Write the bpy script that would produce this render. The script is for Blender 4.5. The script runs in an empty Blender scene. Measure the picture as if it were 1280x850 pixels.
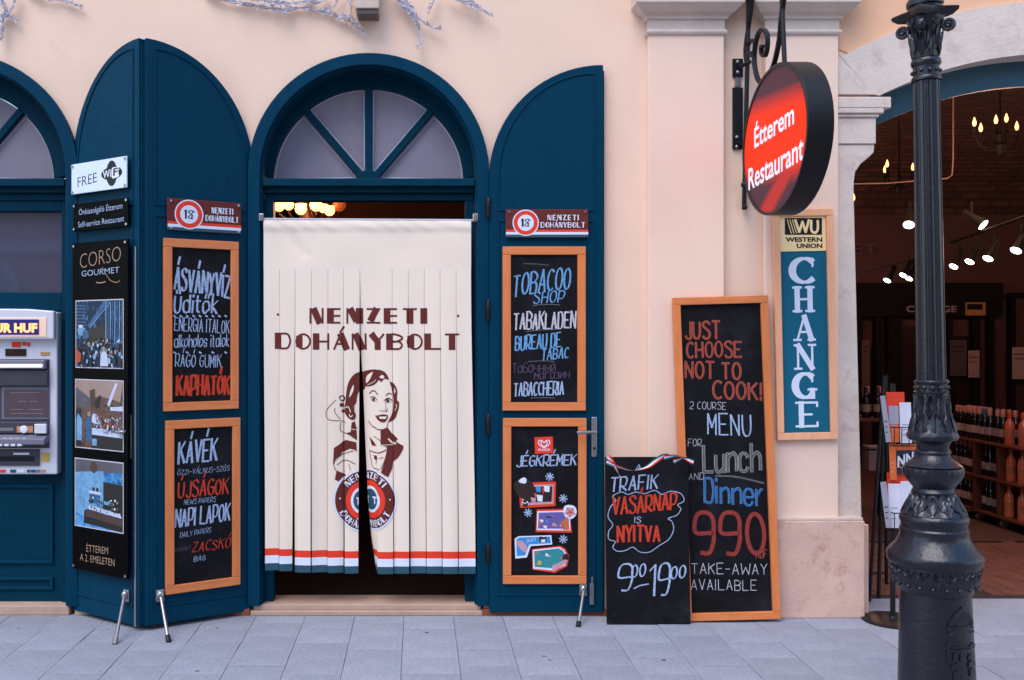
import bpy, bmesh, math, random, unicodedata
from mathutils import Matrix, Vector
R = math.radians
random.seed(7)
scn = bpy.context.scene
COL = scn.collection
# ---------------------------------------------------------------- camera, world, sun, exposure
# photograph geometry: principal point (523,423) of 1280x850, focal length in photo pixels, distance to the facade plane, eye height
F, D, HX, HY, CH = 1196.0, 5.5, 523.0, 423.0, 1.585
cam_d = bpy.data.cameras.new('camera'); cam = bpy.data.objects.new('camera', cam_d); COL.objects.link(cam)
cam_d.sensor_width = 36; cam_d.lens = F/1280*36
cam_d.shift_x = (640-HX)/1280; cam_d.shift_y = -(425-HY)/1280
cam_d.clip_start = 0.05; cam_d.clip_end = 600
cam.location = (0, -D, CH); cam.rotation_euler = (R(90), 0, 0)
scn.camera = cam
SUN_EL, SUN_AZ = 58, 215          # azimuth: compass style, sun stands behind the camera, to the left
w = bpy.data.worlds.new('World'); scn.world = w; w.use_nodes = True
nt = w.node_tree; bg = nt.nodes['Background']
sky = nt.nodes.new('ShaderNodeTexSky'); sky.sky_type = 'NISHITA'; sky.sun_disc = False
sky.sun_elevation = R(SUN_EL); sky.sun_rotation = R(SUN_AZ); sky.altitude = 100; sky.air_density = 1.3; sky.dust_density = .6; sky.ozone_density = 2.0
nt.links.new(sky.outputs[0], bg.inputs[0]); bg.inputs[1].default_value = 0.15
sl = bpy.data.lights.new('sun', 'SUN'); sun = bpy.data.objects.new('sun', sl); COL.objects.link(sun)
sl.energy = 1.2; sl.angle = R(40); sl.color = (1.0, 0.92, 0.86)
az = R(SUN_AZ); el = R(SUN_EL)
sdir = Vector((math.sin(az)*math.cos(el), math.cos(az)*math.cos(el), math.sin(el)))
sun.rotation_euler = sdir.to_track_quat('Z', 'Y').to_euler()
vs = scn.view_settings; vs.view_transform = 'Standard'; vs.look = 'None'; vs.gamma = 1; vs.use_curve_mapping = False
vs.exposure = 1.2
# ---------------------------------------------------------------- helpers
I4 = Matrix.Identity(4)
def frame(ox, oy, oz, yaw=0, roll=0, lean=0):
    return Matrix.Translation((ox, oy, oz)) @ Matrix.Rotation(yaw, 4, 'Z') @ Matrix.Rotation(roll, 4, 'Y') @ Matrix.Rotation(lean, 4, 'X')
CAMP = Vector((0, -D, CH))
def U(M, px, py, yo=0.0):
    """where the sight line of a photo pixel meets the plane y=yo of frame M: local x, z"""
    Mi = M.inverted(); o = Mi @ CAMP; d = Mi.to_3x3() @ Vector(((px-HX)/F, 1, (HY-py)/F))
    t = (yo-o.y)/d.y; p = o+d*t
    return p.x, p.z
def P(px, py, y=0.0):
    s = F/(D+y); return Vector(((px-HX)/s, y, CH+(HY-py)/s))
def lin(h):
    if isinstance(h, str):
        h = [int(h[i:i+2], 16)/255 for i in (0, 2, 4)]
        return tuple((c/12.92 if c <= .04045 else ((c+.055)/1.055)**2.4) for c in h)
    return tuple(h)
MATS = {}
def mat(name, col, rough=.6, metal=0., var=.12, vs=6, col2=None, bump=0., bs=80, coat=0., spec=.5, emit=0., objvar=0., stretch=None, dirt=None):
    m = bpy.data.materials.new(name); m.use_nodes = True; n = m.node_tree.nodes; L = m.node_tree.links
    b = n['Principled BSDF']; col = lin(col)
    b.inputs['Roughness'].default_value = rough; b.inputs['Metallic'].default_value = metal
    b.inputs['Specular IOR Level'].default_value = spec; b.inputs['Coat Weight'].default_value = coat
    tc = n.new('ShaderNodeTexCoord'); mp = n.new('ShaderNodeMapping'); L.new(tc.outputs['Object'], mp.inputs[0])
    if stretch: mp.inputs['Scale'].default_value = stretch
    nz = n.new('ShaderNodeTexNoise'); nz.inputs['Scale'].default_value = vs; nz.inputs['Detail'].default_value = 6; nz.inputs['Roughness'].default_value = .65
    L.new(mp.outputs[0], nz.inputs['Vector'])
    rp = n.new('ShaderNodeValToRGB'); L.new(nz.outputs['Fac'], rp.inputs[0])
    c2 = lin(col2) if col2 else tuple(c*(1-2*var) for c in col)
    rp.color_ramp.elements[0].position = .3; rp.color_ramp.elements[1].position = .7
    rp.color_ramp.elements[0].color = (*c2, 1); rp.color_ramp.elements[1].color = (*col, 1)
    out = rp.outputs[0]
    if dirt:
        n2 = n.new('ShaderNodeTexNoise'); n2.inputs['Scale'].default_value = dirt[1]; n2.inputs['Detail'].default_value = 8; n2.inputs['Roughness'].default_value = .7
        L.new(tc.outputs['Object'], n2.inputs['Vector'])
        r2 = n.new('ShaderNodeValToRGB'); L.new(n2.outputs['Fac'], r2.inputs[0])
        r2.color_ramp.elements[0].position = dirt[2]; r2.color_ramp.elements[1].position = dirt[3]
        r2.color_ramp.elements[0].color = (0, 0, 0, 1)
        mx = n.new('ShaderNodeMix'); mx.data_type = 'RGBA'; L.new(r2.outputs[0], mx.inputs['Factor']); L.new(out, mx.inputs['A'])
        mx.inputs['B'].default_value = (*lin(dirt[0]), 1); out = mx.outputs['Result']
    if objvar:
        oi = n.new('ShaderNodeObjectInfo'); hs = n.new('ShaderNodeHueSaturation'); mr = n.new('ShaderNodeMapRange')
        mr.inputs['To Min'].default_value = 1-objvar; mr.inputs['To Max'].default_value = 1+objvar
        L.new(oi.outputs['Random'], mr.inputs['Value']); L.new(mr.outputs[0], hs.inputs['Value']); L.new(out, hs.inputs['Color']); out = hs.outputs[0]
    L.new(out, b.inputs['Base Color'])
    if bump:
        nb = n.new('ShaderNodeTexNoise'); nb.inputs['Scale'].default_value = bs; nb.inputs['Detail'].default_value = 5
        L.new(mp.outputs[0], nb.inputs['Vector']); bp = n.new('ShaderNodeBump'); bp.inputs['Strength'].default_value = bump; bp.inputs['Distance'].default_value = .01
        L.new(nb.outputs['Fac'], bp.inputs['Height']); L.new(bp.outputs[0], b.inputs['Normal'])
    if emit:
        b.inputs['Emission Color'].default_value = (*col, 1); b.inputs['Emission Strength'].default_value = emit
    MATS[name] = m; return m
class B:
    """collects geometry in a frame's own coordinates, then links it as ONE mesh object"""
    def __init__(s, M=I4): s.M = M; s.v = []; s.f = []; s.sm = False
    def add(s, vs_, fs): k = len(s.v); s.v += [tuple(p) for p in vs_]; s.f += [tuple(i+k for i in f) for f in fs]; return s
    def box(s, x0, x1, y0, y1, z0, z1):
        return s.add([(x0,y0,z0),(x1,y0,z0),(x1,y1,z0),(x0,y1,z0),(x0,y0,z1),(x1,y0,z1),(x1,y1,z1),(x0,y1,z1)],
                     [(0,3,2,1),(4,5,6,7),(0,1,5,4),(1,2,6,5),(2,3,7,6),(3,0,4,7)])
    def prism(s, pts, y0, y1):
        n = len(pts); v = [(x, y0, z) for x, z in pts]+[(x, y1, z) for x, z in pts]
        return s.add(v, [tuple(range(n)), tuple(range(2*n-1, n-1, -1))]+[(i, (i+1)%n, n+(i+1)%n, n+i) for i in range(n)])
    def band(s, outer, inner, y0, y1, closed=False):
        n = len(outer); v = []
        for y in (y0, y1):
            v += [(x, y, z) for x, z in outer]+[(x, y, z) for x, z in inner]
        f = []; m = n if closed else n-1
        for i in range(m):
            j = (i+1) % n
            f += [(i, j, n+j, n+i), (2*n+i, 3*n+i, 3*n+j, 2*n+j), (i, 2*n+i, 2*n+j, j), (n+i, n+j, 3*n+j, 3*n+i)]
        if not closed: f += [(0, n, 3*n, 2*n), (n-1, 3*n-1, 4*n-1, 2*n-1)]
        return s.add(v, f)
    def flat(s, pts, y): return s.add([(x, y, z) for x, z in pts], [tuple(range(len(pts)))])
    def tube(s, path, r, seg=8, cap=True):
        path = [Vector(p) for p in path]; n = len(path); vs_ = []; up = Vector((.13, .31, .94)).normalized()
        for i, p in enumerate(path):
            t = (path[min(i+1, n-1)]-path[max(i-1, 0)]).normalized()
            a = t.cross(up)
            if a.length < .05: a = t.cross(Vector((1, 0, 0)))
            a.normalize(); b = t.cross(a); rr = r[i] if isinstance(r, (list, tuple)) else r
            for k in range(seg):
                an = 2*math.pi*k/seg; vs_.append(p+a*math.cos(an)*rr+b*math.sin(an)*rr)
        fs = [(i*seg+k, i*seg+(k+1)%seg, (i+1)*seg+(k+1)%seg, (i+1)*seg+k) for i in range(n-1) for k in range(seg)]
        if cap: fs += [tuple(range(seg-1, -1, -1)), tuple((n-1)*seg+k for k in range(seg))]
        return s.add(vs_, fs)
    def lathe(s, prof, c=(0, 0, 0), seg=24, axis='Z', mod=None):
        vs_ = []
        for (r, h) in prof:
            for k in range(seg):
                a = 2*math.pi*k/seg; rr = r*(mod(a, h) if mod else 1)
                p = (math.cos(a)*rr, math.sin(a)*rr, h)
                if axis == 'Y': p = (p[0], p[2], p[1])
                if axis == 'X': p = (p[2], p[0], p[1])
                vs_.append((p[0]+c[0], p[1]+c[1], p[2]+c[2]))
        n = len(prof)
        fs = [(i*seg+k, i*seg+(k+1)%seg, (i+1)*seg+(k+1)%seg, (i+1)*seg+k) for i in range(n-1) for k in range(seg)]
        fs += [tuple(range(seg-1, -1, -1)), tuple((n-1)*seg+k for k in range(seg))]
        return s.add(vs_, fs)
    def ball(s, c, r, seg=10, ring=6):
        if not isinstance(r, (tuple, list)): r = (r, r, r)
        vs_ = [(c[0], c[1], c[2]+r[2])]
        for i in range(1, ring):
            t = math.pi*i/ring
            for k in range(seg):
                a = 2*math.pi*k/seg; vs_.append((c[0]+r[0]*math.sin(t)*math.cos(a), c[1]+r[1]*math.sin(t)*math.sin(a), c[2]+r[2]*math.cos(t)))
        vs_.append((c[0], c[1], c[2]-r[2])); fs = [(0, 1+k, 1+(k+1)%seg) for k in range(seg)]
        for i in range(ring-2):
            for k in range(seg): fs.append((1+i*seg+k, 1+(i+1)*seg+k, 1+(i+1)*seg+(k+1)%seg, 1+i*seg+(k+1)%seg))
        e = len(vs_)-1; o = 1+(ring-2)*seg; fs += [(e, o+(k+1)%seg, o+k) for k in range(seg)]
        return s.add(vs_, fs)
    def mesh(s, name, m, M=I4, smooth=False, rec=True):
        me = bpy.data.meshes.new(name); me.from_pydata([M @ Vector(p) for p in s.v], [], s.f)
        if rec:
            bm = bmesh.new(); bm.from_mesh(me); bmesh.ops.recalc_face_normals(bm, faces=bm.faces); bm.to_mesh(me); bm.free()
        if smooth:
            for p in me.polygons: p.use_smooth = True
            me.set_sharp_from_angle(angle=R(38))
        me.materials.append(m); return me
    def out(s, name, m, parent=None, bevel=0., smooth=False, rec=True, label=None):
        pm = WM.get(parent.name, I4) if parent else I4
        me = s.mesh(name, m, pm.inverted() @ s.M, smooth, rec)
        o = bpy.data.objects.new(name, me); COL.objects.link(o)
        if parent: o.parent = parent
        WM[o.name] = pm
        if bevel:
            b = o.modifiers.new('Bevel', 'BEVEL'); b.width = bevel; b.segments = 2; b.limit_method = 'ANGLE'; b.angle_limit = R(40)
        if label: o['label'] = label
        return o
WM = {}
def thing(name, label, cat, M=I4, group=None):
    o = bpy.data.objects.new(name, None); COL.objects.link(o); o.matrix_world = M; o.empty_display_size = .1
    o['label'] = label; o['category'] = cat
    if group: o['group'] = group
    WM[o.name] = M.copy(); return o
def part(name, parent):      # an Empty part that holds sub-parts
    o = bpy.data.objects.new(name, None); COL.objects.link(o); o.parent = parent; WM[o.name] = WM[parent.name]; o.empty_display_size = .05; return o
def struct(o): o['kind'] = 'structure'; return o
def arc(cx, cz, rx, rz, a0, a1, n): return [(cx+rx*math.cos(R(a0+(a1-a0)*i/n)), cz+rz*math.sin(R(a0+(a1-a0)*i/n))) for i in range(n+1)]
def copy_of(src, parent=None):
    c = src.copy(); COL.objects.link(c); c.parent = parent
    return c
def copy_tree(src):
    c = copy_of(src)
    for ch in src.children:
        k = copy_of(ch, c)
        for g in ch.children: copy_of(g, k)
    return c
# ---------------------------------------------------------------- lettering
# stroke letters on a grid: hex pairs x,y ; baseline y=2, capital height y=8 ; '~' smooth, '*' heavy
G = {'A':["022842","1434"],'B':["0802","~082847462505","~053544433202"],'C':[(2.3,3,2.3,3,48,312)],'D':["0802","~083846443202"],'E':["48080242","0535"],
'F':["480802","0535"],'G':[(2.3,3,2.3,3,48,315),"434525"],'H':["0802","4842","0545"],'I':["0802"],'J':["~3834321203"],'K':["0802","4805","1642"],'L':["080242"],
'M':["0208244842"],'N':["02084248"],'O':[(2.1,3,2.1,3,90,450)],'P':["0802","~083847463404"],'Q':[(2.1,3,2.1,3,90,450),"2442"],'R':["0802","~083847463404","1442"],
'S':["~4738180716354443321203"],'T':["0848","2822"],'U':["~080412324448"],'V':["082248"],'W':["0812365268"],'X':["0842","4802"],'Y':["0825","4825","2522"],'Z':["08480242"],
'0':[(1.9,3,1.9,3,90,450)],'1':["072822"],'2':["~0718384645 2402".replace(' ',''),"0242"],'8':["~28071625342332120325374728"],'9':["~45350507183847454 43212".replace(' ','')],
'a':["~4536160503123244","4642"],'b':["0802","~0526364543321203"],'c':["~4536160503123243"],'d':["4842","~4536160503123243"],'e':["~04444536160503123243"],
'g':["~4536160503133344","~46413010"],'h':["0802","~0526364542"],'i':["0602"],'k':["0802","360432"],'l':["0802"],'m':["0602","~0516262422".replace('2422','3422'),"~3546555652"],
'n':["0602","~0526364542"],'o':["~261605031222334345362 6".replace(' ','')],'p':["0600","~0526364543321203"],'r':["0602","~04152636"],'s':["~45361605143433321203"],
't':["~18132232","0636"],'u':["~0603122243","4642"],'v':["062246"],'y':["0623","4610"],'z':["06460242"],'!':["0804","0302"],'-':["0535"],'.':["0203"],',':["0201"],
'б':["~48280705031232434435150 4".replace(' ','')],'ч':["~06041434","4642"],'н':["0602","4642","0444"],'ы':["0602","~04343302","5652"],'м':["0206244642"],'г':["020646"],'з':["~0636353414343202"],
'и':["06024642"],'·':["0506"],'T':["0848","2822"]}
DECO = {'N':["0802","*1832","4248"],'E':["*0802","1838","1535","1232"],'M':["0208","*1833","3348","*4842"],'Z':["0848","*3813","0242"],'T':["0848","*2822"],'I':["*0802"],
'D':["*0802","~083846443202"],'O':[(2.3,3,2.3,3,90,450),"*1713"],'H':["*0802","4842","0545"],'A':["0228","*2842","1434"],'Y':["*0825","4825","*2522"],'B':["*0802","~082847462505","~053544433202"],'L':["*0802","1242"],
'1':["*1812","0718"],'8':["~28071625342332120325374728"],'·':["0506"]}
SERIF = {'C':[(2.4,3,2.4,3,42,318),"4846"],'H':["*1218","*4248","1545","0828","3858","0222","3252"],'A':["1238","*3852","2444","0222","4262"],'N':["1218","*1852","5258","0818","0222","4868"],
'G':[(2.4,3,2.4,3,42,315),"4846","*4442","3454"],'E':["*1218","0848","4847","1535","0242","4243"]}
ACC = {'\u0301':["29 3b"],'\u030b':["19 2b","39 4b"],'\u0308':["19 1a","39 3a"],'\u0306':["~19283 9"]}
def decode(sx):
    if isinstance(sx, tuple):
        cx, cy, rx, ry, a0, a1 = sx; return [(cx+rx*math.cos(R(a0+(a1-a0)*i/10)), cy+ry*math.sin(R(a0+(a1-a0)*i/10))) for i in range(11)], True, False
    hv = '*' in sx; sm = '~' in sx; q = sx.replace('*', '').replace('~', '').replace(' ', '')
    q = q[:len(q)//2*2]
    pts = [(int(q[i], 16), int(q[i+1], 16)-2) for i in range(0, len(q), 2)]
    return pts, sm, hv
def smooth(pts, n=4):
    if len(pts) < 3: return pts
    o = []; closed = abs(pts[0][0]-pts[-1][0])+abs(pts[0][1]-pts[-1][1]) < 1e-6
    for i in range(len(pts)-1):
        p0 = pts[i-1] if i else (pts[-2] if closed else pts[0]); p1 = pts[i]; p2 = pts[i+1]
        p3 = pts[i+2] if i+2 < len(pts) else (pts[1] if closed else pts[-1])
        for k in range(n):
            t = k/n
            o.append(tuple(.5*((2*p1[j])+(-p0[j]+p2[j])*t+(2*p0[j]-5*p1[j]+4*p2[j]-p3[j])*t*t+(-p0[j]+3*p1[j]-3*p2[j]+p3[j])*t**3) for j in (0, 1)))
    o.append(pts[-1]); return o
def layout(text, font=G, gap=1.7, jit=0., slant=0., seed=1):
    """strokes in units where capitals are 6 high; returns (list of (points, heavy)), total width)"""
    text = text.translate(str.maketrans('ТаАБВ', 'TaABB')); rnd = random.Random(seed); x = 0; out = []
    for ch in text:
        if ch == ' ': x += 3; continue
        d = unicodedata.normalize('NFD', ch) if ch not in 'йЙ' else 'и\u0306'
        gl = font.get(d[0]) or G.get(d[0]) or G.get(d[0].upper()) or G['I']
        st = [decode(s) for s in gl]; wd = max([p[0] for s in st for p in s[0]]+[.4])
        up = d[0].isupper() or d[0].isdigit()
        for a in d[1:]:
            for s in ACC.get(a, []):
                q, sm, hv = decode(s); off = (wd-4)/2; st.append(([(p[0]+off, p[1]-(0 if up else 1.8)) for p in q], sm, hv))
        if d[0] == 'i' and font is G and len(d) == 1: st.append(([(0, 5.4), (0, 6)], False, False))
        ra = rnd.uniform(-1, 1)*jit; dy = rnd.uniform(-1, 1)*jit*3; sc = 1+rnd.uniform(-1, 1)*jit
        for pts, sm, hv in st:
            if sm: pts = smooth(pts)
            q = []
            for (a, b) in pts:
                a2 = a*sc; b2 = b*sc+dy; cx = wd/2
                q.append((x+cx+(a2-cx)*math.cos(ra)-b2*math.sin(ra)*.6+slant*b2, b2*math.cos(ra)+(a2-cx)*math.sin(ra)))
            out.append((q, hv, sm))
        x += wd+gap
    return out, x-gap
def ribbon(bd, pts, wd, y, nib=None, seg_break=True, stepper=[0], taper=False):
    """flat stroke along pts (x,z) ; every straight piece lies a hair in front of the last so that no two coincide"""
    def one(ps):
        stepper[0] = (stepper[0]+1) % 7; yy = y-stepper[0]*.00012
        n = len(ps); L_ = []; Rr = []
        for i, p in enumerate(ps):
            a = ps[max(i-1, 0)]; b = ps[min(i+1, n-1)]; dx, dz = b[0]-a[0], b[1]-a[1]; l = math.hypot(dx, dz) or 1e-9; dx /= l; dz /= l
            ww = wd/2
            if nib is not None: ww *= .45+.75*abs(math.sin(math.atan2(dz, dx)-nib))
            if taper: ww *= 1-.6*abs(2*i/(n-1)-1)
            L_.append((p[0]-dz*ww, yy, p[1]+dx*ww)); Rr.append((p[0]+dz*ww, yy, p[1]-dx*ww))
        bd.add(L_+Rr, [(n+i, n+i+1, i+1, i) for i in range(n-1)])
    if seg_break and len(pts) >= 2:
        for i in range(len(pts)-1):
            a, b = pts[i], pts[i+1]; l = math.hypot(b[0]-a[0], b[1]-a[1]) or 1e-9; e = wd*.3/l
            one([(a[0]-(b[0]-a[0])*e, a[1]-(b[1]-a[1])*e), (b[0]+(b[0]-a[0])*e, b[1]+(b[1]-a[1])*e)])
    else: one(pts)
def write(M, yo, text, x0, y0, x1, y1, cap, m, parent, wd=.9, font=G, jit=.04, slant=.12, nib=.6, m2=None, w2=.45, gap=1.7, seed=None, heavy=2.2, name='lettering', curve=None, uni=None):
    """letter along the photo line (x0,y0)-(x1,y1), capitals cap photo pixels high, on plane yo of frame M"""
    a = U(M, x0, y0, yo); b = U(M, x1, y1, yo); c = U(M, (x0+x1)/2, (y0+y1)/2, yo); d = U(M, (x0+x1)/2, (y0+y1)/2-cap, yo)
    hz = (d[1]-c[1])/6; st, W = layout(text, font, gap, jit, slant, seed or sum(map(ord, text)))
    xa = min(p[0] for t_ in st for p in t_[0]); xb = max(p[0] for t_ in st for p in t_[0]); W = xb-xa
    st = [([(p[0]-xa, p[1]) for p in t_[0]], t_[1], t_[2]) for t_ in st]
    sx = (b[0]-a[0])/W; tz = (b[1]-a[1])/W; wd *= .68
    for k, (mm, ww, dy) in enumerate([(m, wd, 0)]+([(m2, w2, .0011)] if m2 else [])):
        bd = B(M)
        for pts, hv, sm in st:
            q = [(a[0]+p[0]*sx, a[1]+p[1]*hz+p[0]*tz) for p in pts]
            ribbon(bd, q, ww*(abs(hz)*.6+abs(sx)*.4)*(heavy if hv else 1), yo-dy, nib, not sm)
        bd.out(name, mm, parent, rec=False)
def fonttext(M, yo, s, x0, y0, x1, y1, cap, m, parent, bold=0., name='lettering', shear=0.):
    cu = bpy.data.curves.new('t', 'FONT'); cu.body = s; cu.offset = bold; cu.resolution_u = 3; cu.shear = shear
    o = bpy.data.objects.new('t', cu); COL.objects.link(o); bpy.context.view_layer.update()
    me = bpy.data.meshes.new_from_object(o.evaluated_get(bpy.context.evaluated_depsgraph_get()))
    xs = [v.co.x for v in me.vertices]; X0, X1 = min(xs), max(xs)
    a = U(M, x0, y0, yo); b = U(M, x1, y1, yo); c = U(M, (x0+x1)/2, (y0+y1)/2, yo); d = U(M, (x0+x1)/2, (y0+y1)/2-cap, yo)
    hz = (d[1]-c[1])/.729; sx = (b[0]-a[0])/(X1-X0); tz = (b[1]-a[1])/(X1-X0)
    bd = B(M); bd.add([(a[0]+(v.co.x-X0)*sx, yo, a[1]+v.co.y*hz+(v.co.x-X0)*tz) for v in me.vertices], [tuple(p.vertices) for p in me.polygons])
    COL.objects.unlink(o); bpy.data.objects.remove(o); bpy.data.curves.remove(cu); bpy.data.meshes.remove(me)
    return bd.out(name, m, parent, rec=False)
def pstroke(M, yo, pts, wpx, m, parent, name='chalk_line', sm=True, bd=None):
    q = [U(M, x, y, yo) for x, y in pts]; own = bd is None
    if own: bd = B(M)
    if sm: q = smooth(q, 5)
    ribbon(bd, q, wpx/217.5, yo, None, not sm)
    if own: return bd.out(name, m, parent, rec=False)
def pflat(M, yo, pts, m, parent, name='print', sm=False):
    q = [U(M, x, y, yo) for x, y in pts]
    if sm: q = smooth(q+[q[0]], 4)[:-1]
    return B(M).flat(q, yo).out(name, m, parent, rec=False)
# ---------------------------------------------------------------- materials
m_wall = mat('cream_render', 'eecbb4', .85, var=.05, vs=1.1, dirt=('cfab94', 2.3, .6, .85), bump=.12, bs=140)
m_wall2 = mat('cream_render_pilaster', 'efcdb9', .85, var=.045, vs=1.3, bump=.1, bs=140)
m_stone = mat('pale_limestone', 'dbc8bc', .8, var=.09, vs=4, bump=.25, bs=60, dirt=('b99f9c', 9, .52, .75))
m_cap = mat('grey_pink_stone', 'd2beb2', .8, var=.08, vs=6, bump=.2, bs=50)
m_redst = mat('pink_marble', 'd9b3a2', .65, var=.1, vs=5, bump=.25, bs=45, dirt=('a86e5c', 7, .54, .78))
m_teal = mat('teal_paint', '00364e', .5, var=.08, vs=4, stretch=(7, 7, .6), bump=.08, bs=9, spec=.07, dirt=('2a4c5e', 30, .665, .72))
m_teal_d = mat('teal_paint_frame', '003449', .5, var=.12, vs=5, bump=.1, bs=25, spec=.07)
m_teal_far = mat('blue_green_iron', '1d4c60', .5, var=.08, vs=2)
m_glass_f = mat('frosted_pane', '8f8898', .14, var=.12, vs=1.4, spec=.5)
m_glass = mat('dark_window_glass', '5c6078', .04, metal=.55, var=.02, spec=1.0)
m_putty = mat('white_putty', 'b9b6c6', .6, var=.03)
m_slab = mat('granite_slab', '9396a2', .72, var=.11, vs=3.4, bump=.3, bs=160, objvar=.075, dirt=('6c707e', 48, .5, .72))
m_curb = mat('threshold_stone', 'ba9a88', .7, var=.1, vs=8, bump=.1)
m_steel = mat('brushed_steel', 'a8a4a8', .32, metal=.9, var=.05, vs=30)
m_black = mat('black_metal', '0a0b10', .45, var=.08, spec=.35)
m_blackp = mat('black_plastic_panel', '030305', .4, var=.03, spec=.05)
m_dark = mat('interior_dark', '1a0f0e', .9, var=.1)
m_cloth = mat('cream_curtain_fabric', 'ead7c6', .85, var=.02, vs=4, bump=.1, bs=200)
m_maroon = mat('maroon_print', '62190f', .8, var=.06, vs=20)
m_red = mat('red_print', 'e23312', .7, var=.04, vs=20)
m_white = mat('white_print', 'd8dcec', .7, var=.02)
m_tealp = mat('teal_print', '1d4a5c', .7, var=.05, vs=20)
m_wood = mat('orange_stained_pine', 'dc8048', .5, var=.1, vs=5, stretch=(7, 7, .8), bump=.08, bs=30, col2='c66c38', dirt=('8a3f1d', 9, .73, .8))
m_woodh = mat('orange_stained_pine_rail', 'dc8048', .5, var=.1, vs=5, stretch=(.8, 7, 7), bump=.08, bs=30, col2='c66c38', dirt=('8a3f1d', 9, .73, .8))
m_woodl = mat('pale_peach_wood', 'f4b286', .55, var=.05, vs=4, stretch=(6, 6, .7), col2='e6a07a')
m_board = mat('blackboard', '0b0a10', .8, spec=.2, var=.15, vs=3, bump=.06, bs=60, dirt=('24222c', 3.5, .5, .8))
m_chb = mat('chalk_blue', 'b2c6ea', .9, var=.32, vs=120, bump=.2)
m_chw = mat('chalk_white', 'd8d2de', .9, var=.3, vs=120)
m_chs = mat('chalk_skyblue', '74b0e4', .9, var=.32, vs=110)
m_chr = mat('chalk_red', 'de3e1e', .9, var=.3, vs=110)
m_chrd = mat('chalk_dark_red', '96302a', .9, var=.2, vs=60)
m_chp = mat('chalk_violet', '5c4664', .9, var=.2, vs=60)
m_chg = mat('chalk_grey_green', 'a8aa98', .9, var=.2, vs=60)
m_chgd = mat('chalk_smudge', '5d6064', .9, var=.2, vs=60)
m_chbl = mat('chalk_blue_deep', '2c69a8', .9, var=.2, vs=60)
m_cor = mat('chalk_coral', 'e47052', .9, var=.14, vs=80)
m_cord = mat('chalk_coral_dark', '9c3c2e', .9, var=.2, vs=60)
m_iron = mat('painted_cast_iron', '090d1e', .38, var=.25, vs=14, bump=.3, bs=55, coat=.15, spec=.5, dirt=('1c2338', 30, .62, .75))
m_twig = mat('white_twig_lights', 'c4c0cc', .6, var=.12, vs=40)
m_gold = mat('bronze_lettering', 'a8876e', .5)
# ---------------------------------------------------------------- ground
gb = B(); gb.box(-30, 40, -30, 14, -.4, -.014)
g_m = mat('granite_far', '85858b', .75, var=.1, vs=2, bump=.2, bs=150)
n = g_m.node_tree.nodes; L = g_m.node_tree.links; br = n.new('ShaderNodeTexBrick'); tc = n.new('ShaderNodeTexCoord'); mp = n.new('ShaderNodeMapping'); mp.inputs['Rotation'].default_value[2] = R(90)
L.new(tc.outputs['Object'], mp.inputs[0]); L.new(mp.outputs[0], br.inputs['Vector']); br.inputs['Scale'].default_value = 1; br.inputs['Brick Width'].default_value = .236; br.inputs['Row Height'].default_value = .281
br.inputs['Mortar Size'].default_value = .004; br.inputs['Color1'].default_value = (.26, .26, .275, 1); br.inputs['Color2'].default_value = (.22, .22, .235, 1); br.inputs['Mortar'].default_value = (.07, .07, .08, 1)
L.new(br.outputs['Color'], n['Principled BSDF'].inputs['Base Color'])
ground = struct(gb.out('pavement', g_m))
JX, PX, PY = -.0818, .281, .236
sb = B(); sb.box(-PX/2+.0011, PX/2-.0011, -PY/2+.001, PY/2-.001, -.03, 0)
slab = sb.out('paving_slab', m_slab, ground, bevel=.0016)
first = True; rs = random.Random(3)
for i in range(-9, 17):
    xc = JX+(i+.5)*PX; y = -.045
    if i % 2:
        hb = B(); hb.box(xc-PX/2+.0011, xc+PX/2-.0011, -.045-PY/2+.001, -.045, -.03, rs.uniform(-.0012, .0006)); hb.out('paving_slab', m_slab, ground, bevel=.0016); y -= PY/2
    yc = y-PY/2
    while yc > -2.05:
        o = slab if first else copy_of(slab, ground); first = False
        o.location = (xc, yc, rs.uniform(-.0022, .0014)); o.rotation_euler = (rs.uniform(-.003, .003), rs.uniform(-.003, .003), 0)
        yc -= PY
rs2 = random.Random(12); b = B()
for k in range(24):
    x_, y_ = rs2.uniform(-2.6, 4.2), rs2.uniform(-1.9, -.12); r_ = rs2.uniform(.004, .013); e_ = rs2.uniform(.5, 1)
    b.add([(x_+r_*math.cos(a)*rs2.uniform(.8, 1.2), y_+r_*e_*math.sin(a), .0016) for a in [2*math.pi*j/8 for j in range(8)]], [tuple(range(8))])

o = b.out('gum_spots', mat('old_gum', '50505c', .8), None); o['kind'] = 'stuff'; o['label'] = 'small dark spots of trodden gum scattered over the paving slabs'; o['category'] = 'stains'
# strip of stone between the slabs and the facade (door sills stand on it)
sb = B(); sb.box(-6, 2.585, -.042, .36, -.03, -.001); st = sb.out('stone_strip', m_slab, ground)
# ---------------------------------------------------------------- the building
bld = thing('building', 'cream rendered shop building with teal arched doorways, two pilasters and a wide stone archway', 'building', frame(0, 0, 0))
def sx(px): return (px-HX)/(F/D)
def sz(py): return CH+(HY-py)/(F/D)
DC = sx(461); DZ = sz(218); DR = 148/217.5         # centre door arch
DL = sx(-50)
AC, AZ, AR = sx(1319), sz(567.4), 499/217.5        # wide stone arch
AX0 = sx(1067); AX1 = 2*AC-AX0
def hole(x):
    z = 0
    for c in (DC, DL, DL-2.35):
        if abs(x-c) < DR-.02: z = DZ+math.sqrt(max((DR-.02)**2-(x-c)**2, 0))
    if abs(x-AC) < AC-AX0: z = AZ+math.sqrt(max((AR+.02)**2-(x-AC)**2, 0))
    return z
xs = [-6.5, 11]
for c in (DC, DL, DL-2.35): xs += [c+(DR-.02)*math.cos(R(a)) for a in range(0, 181, 6)]
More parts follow.
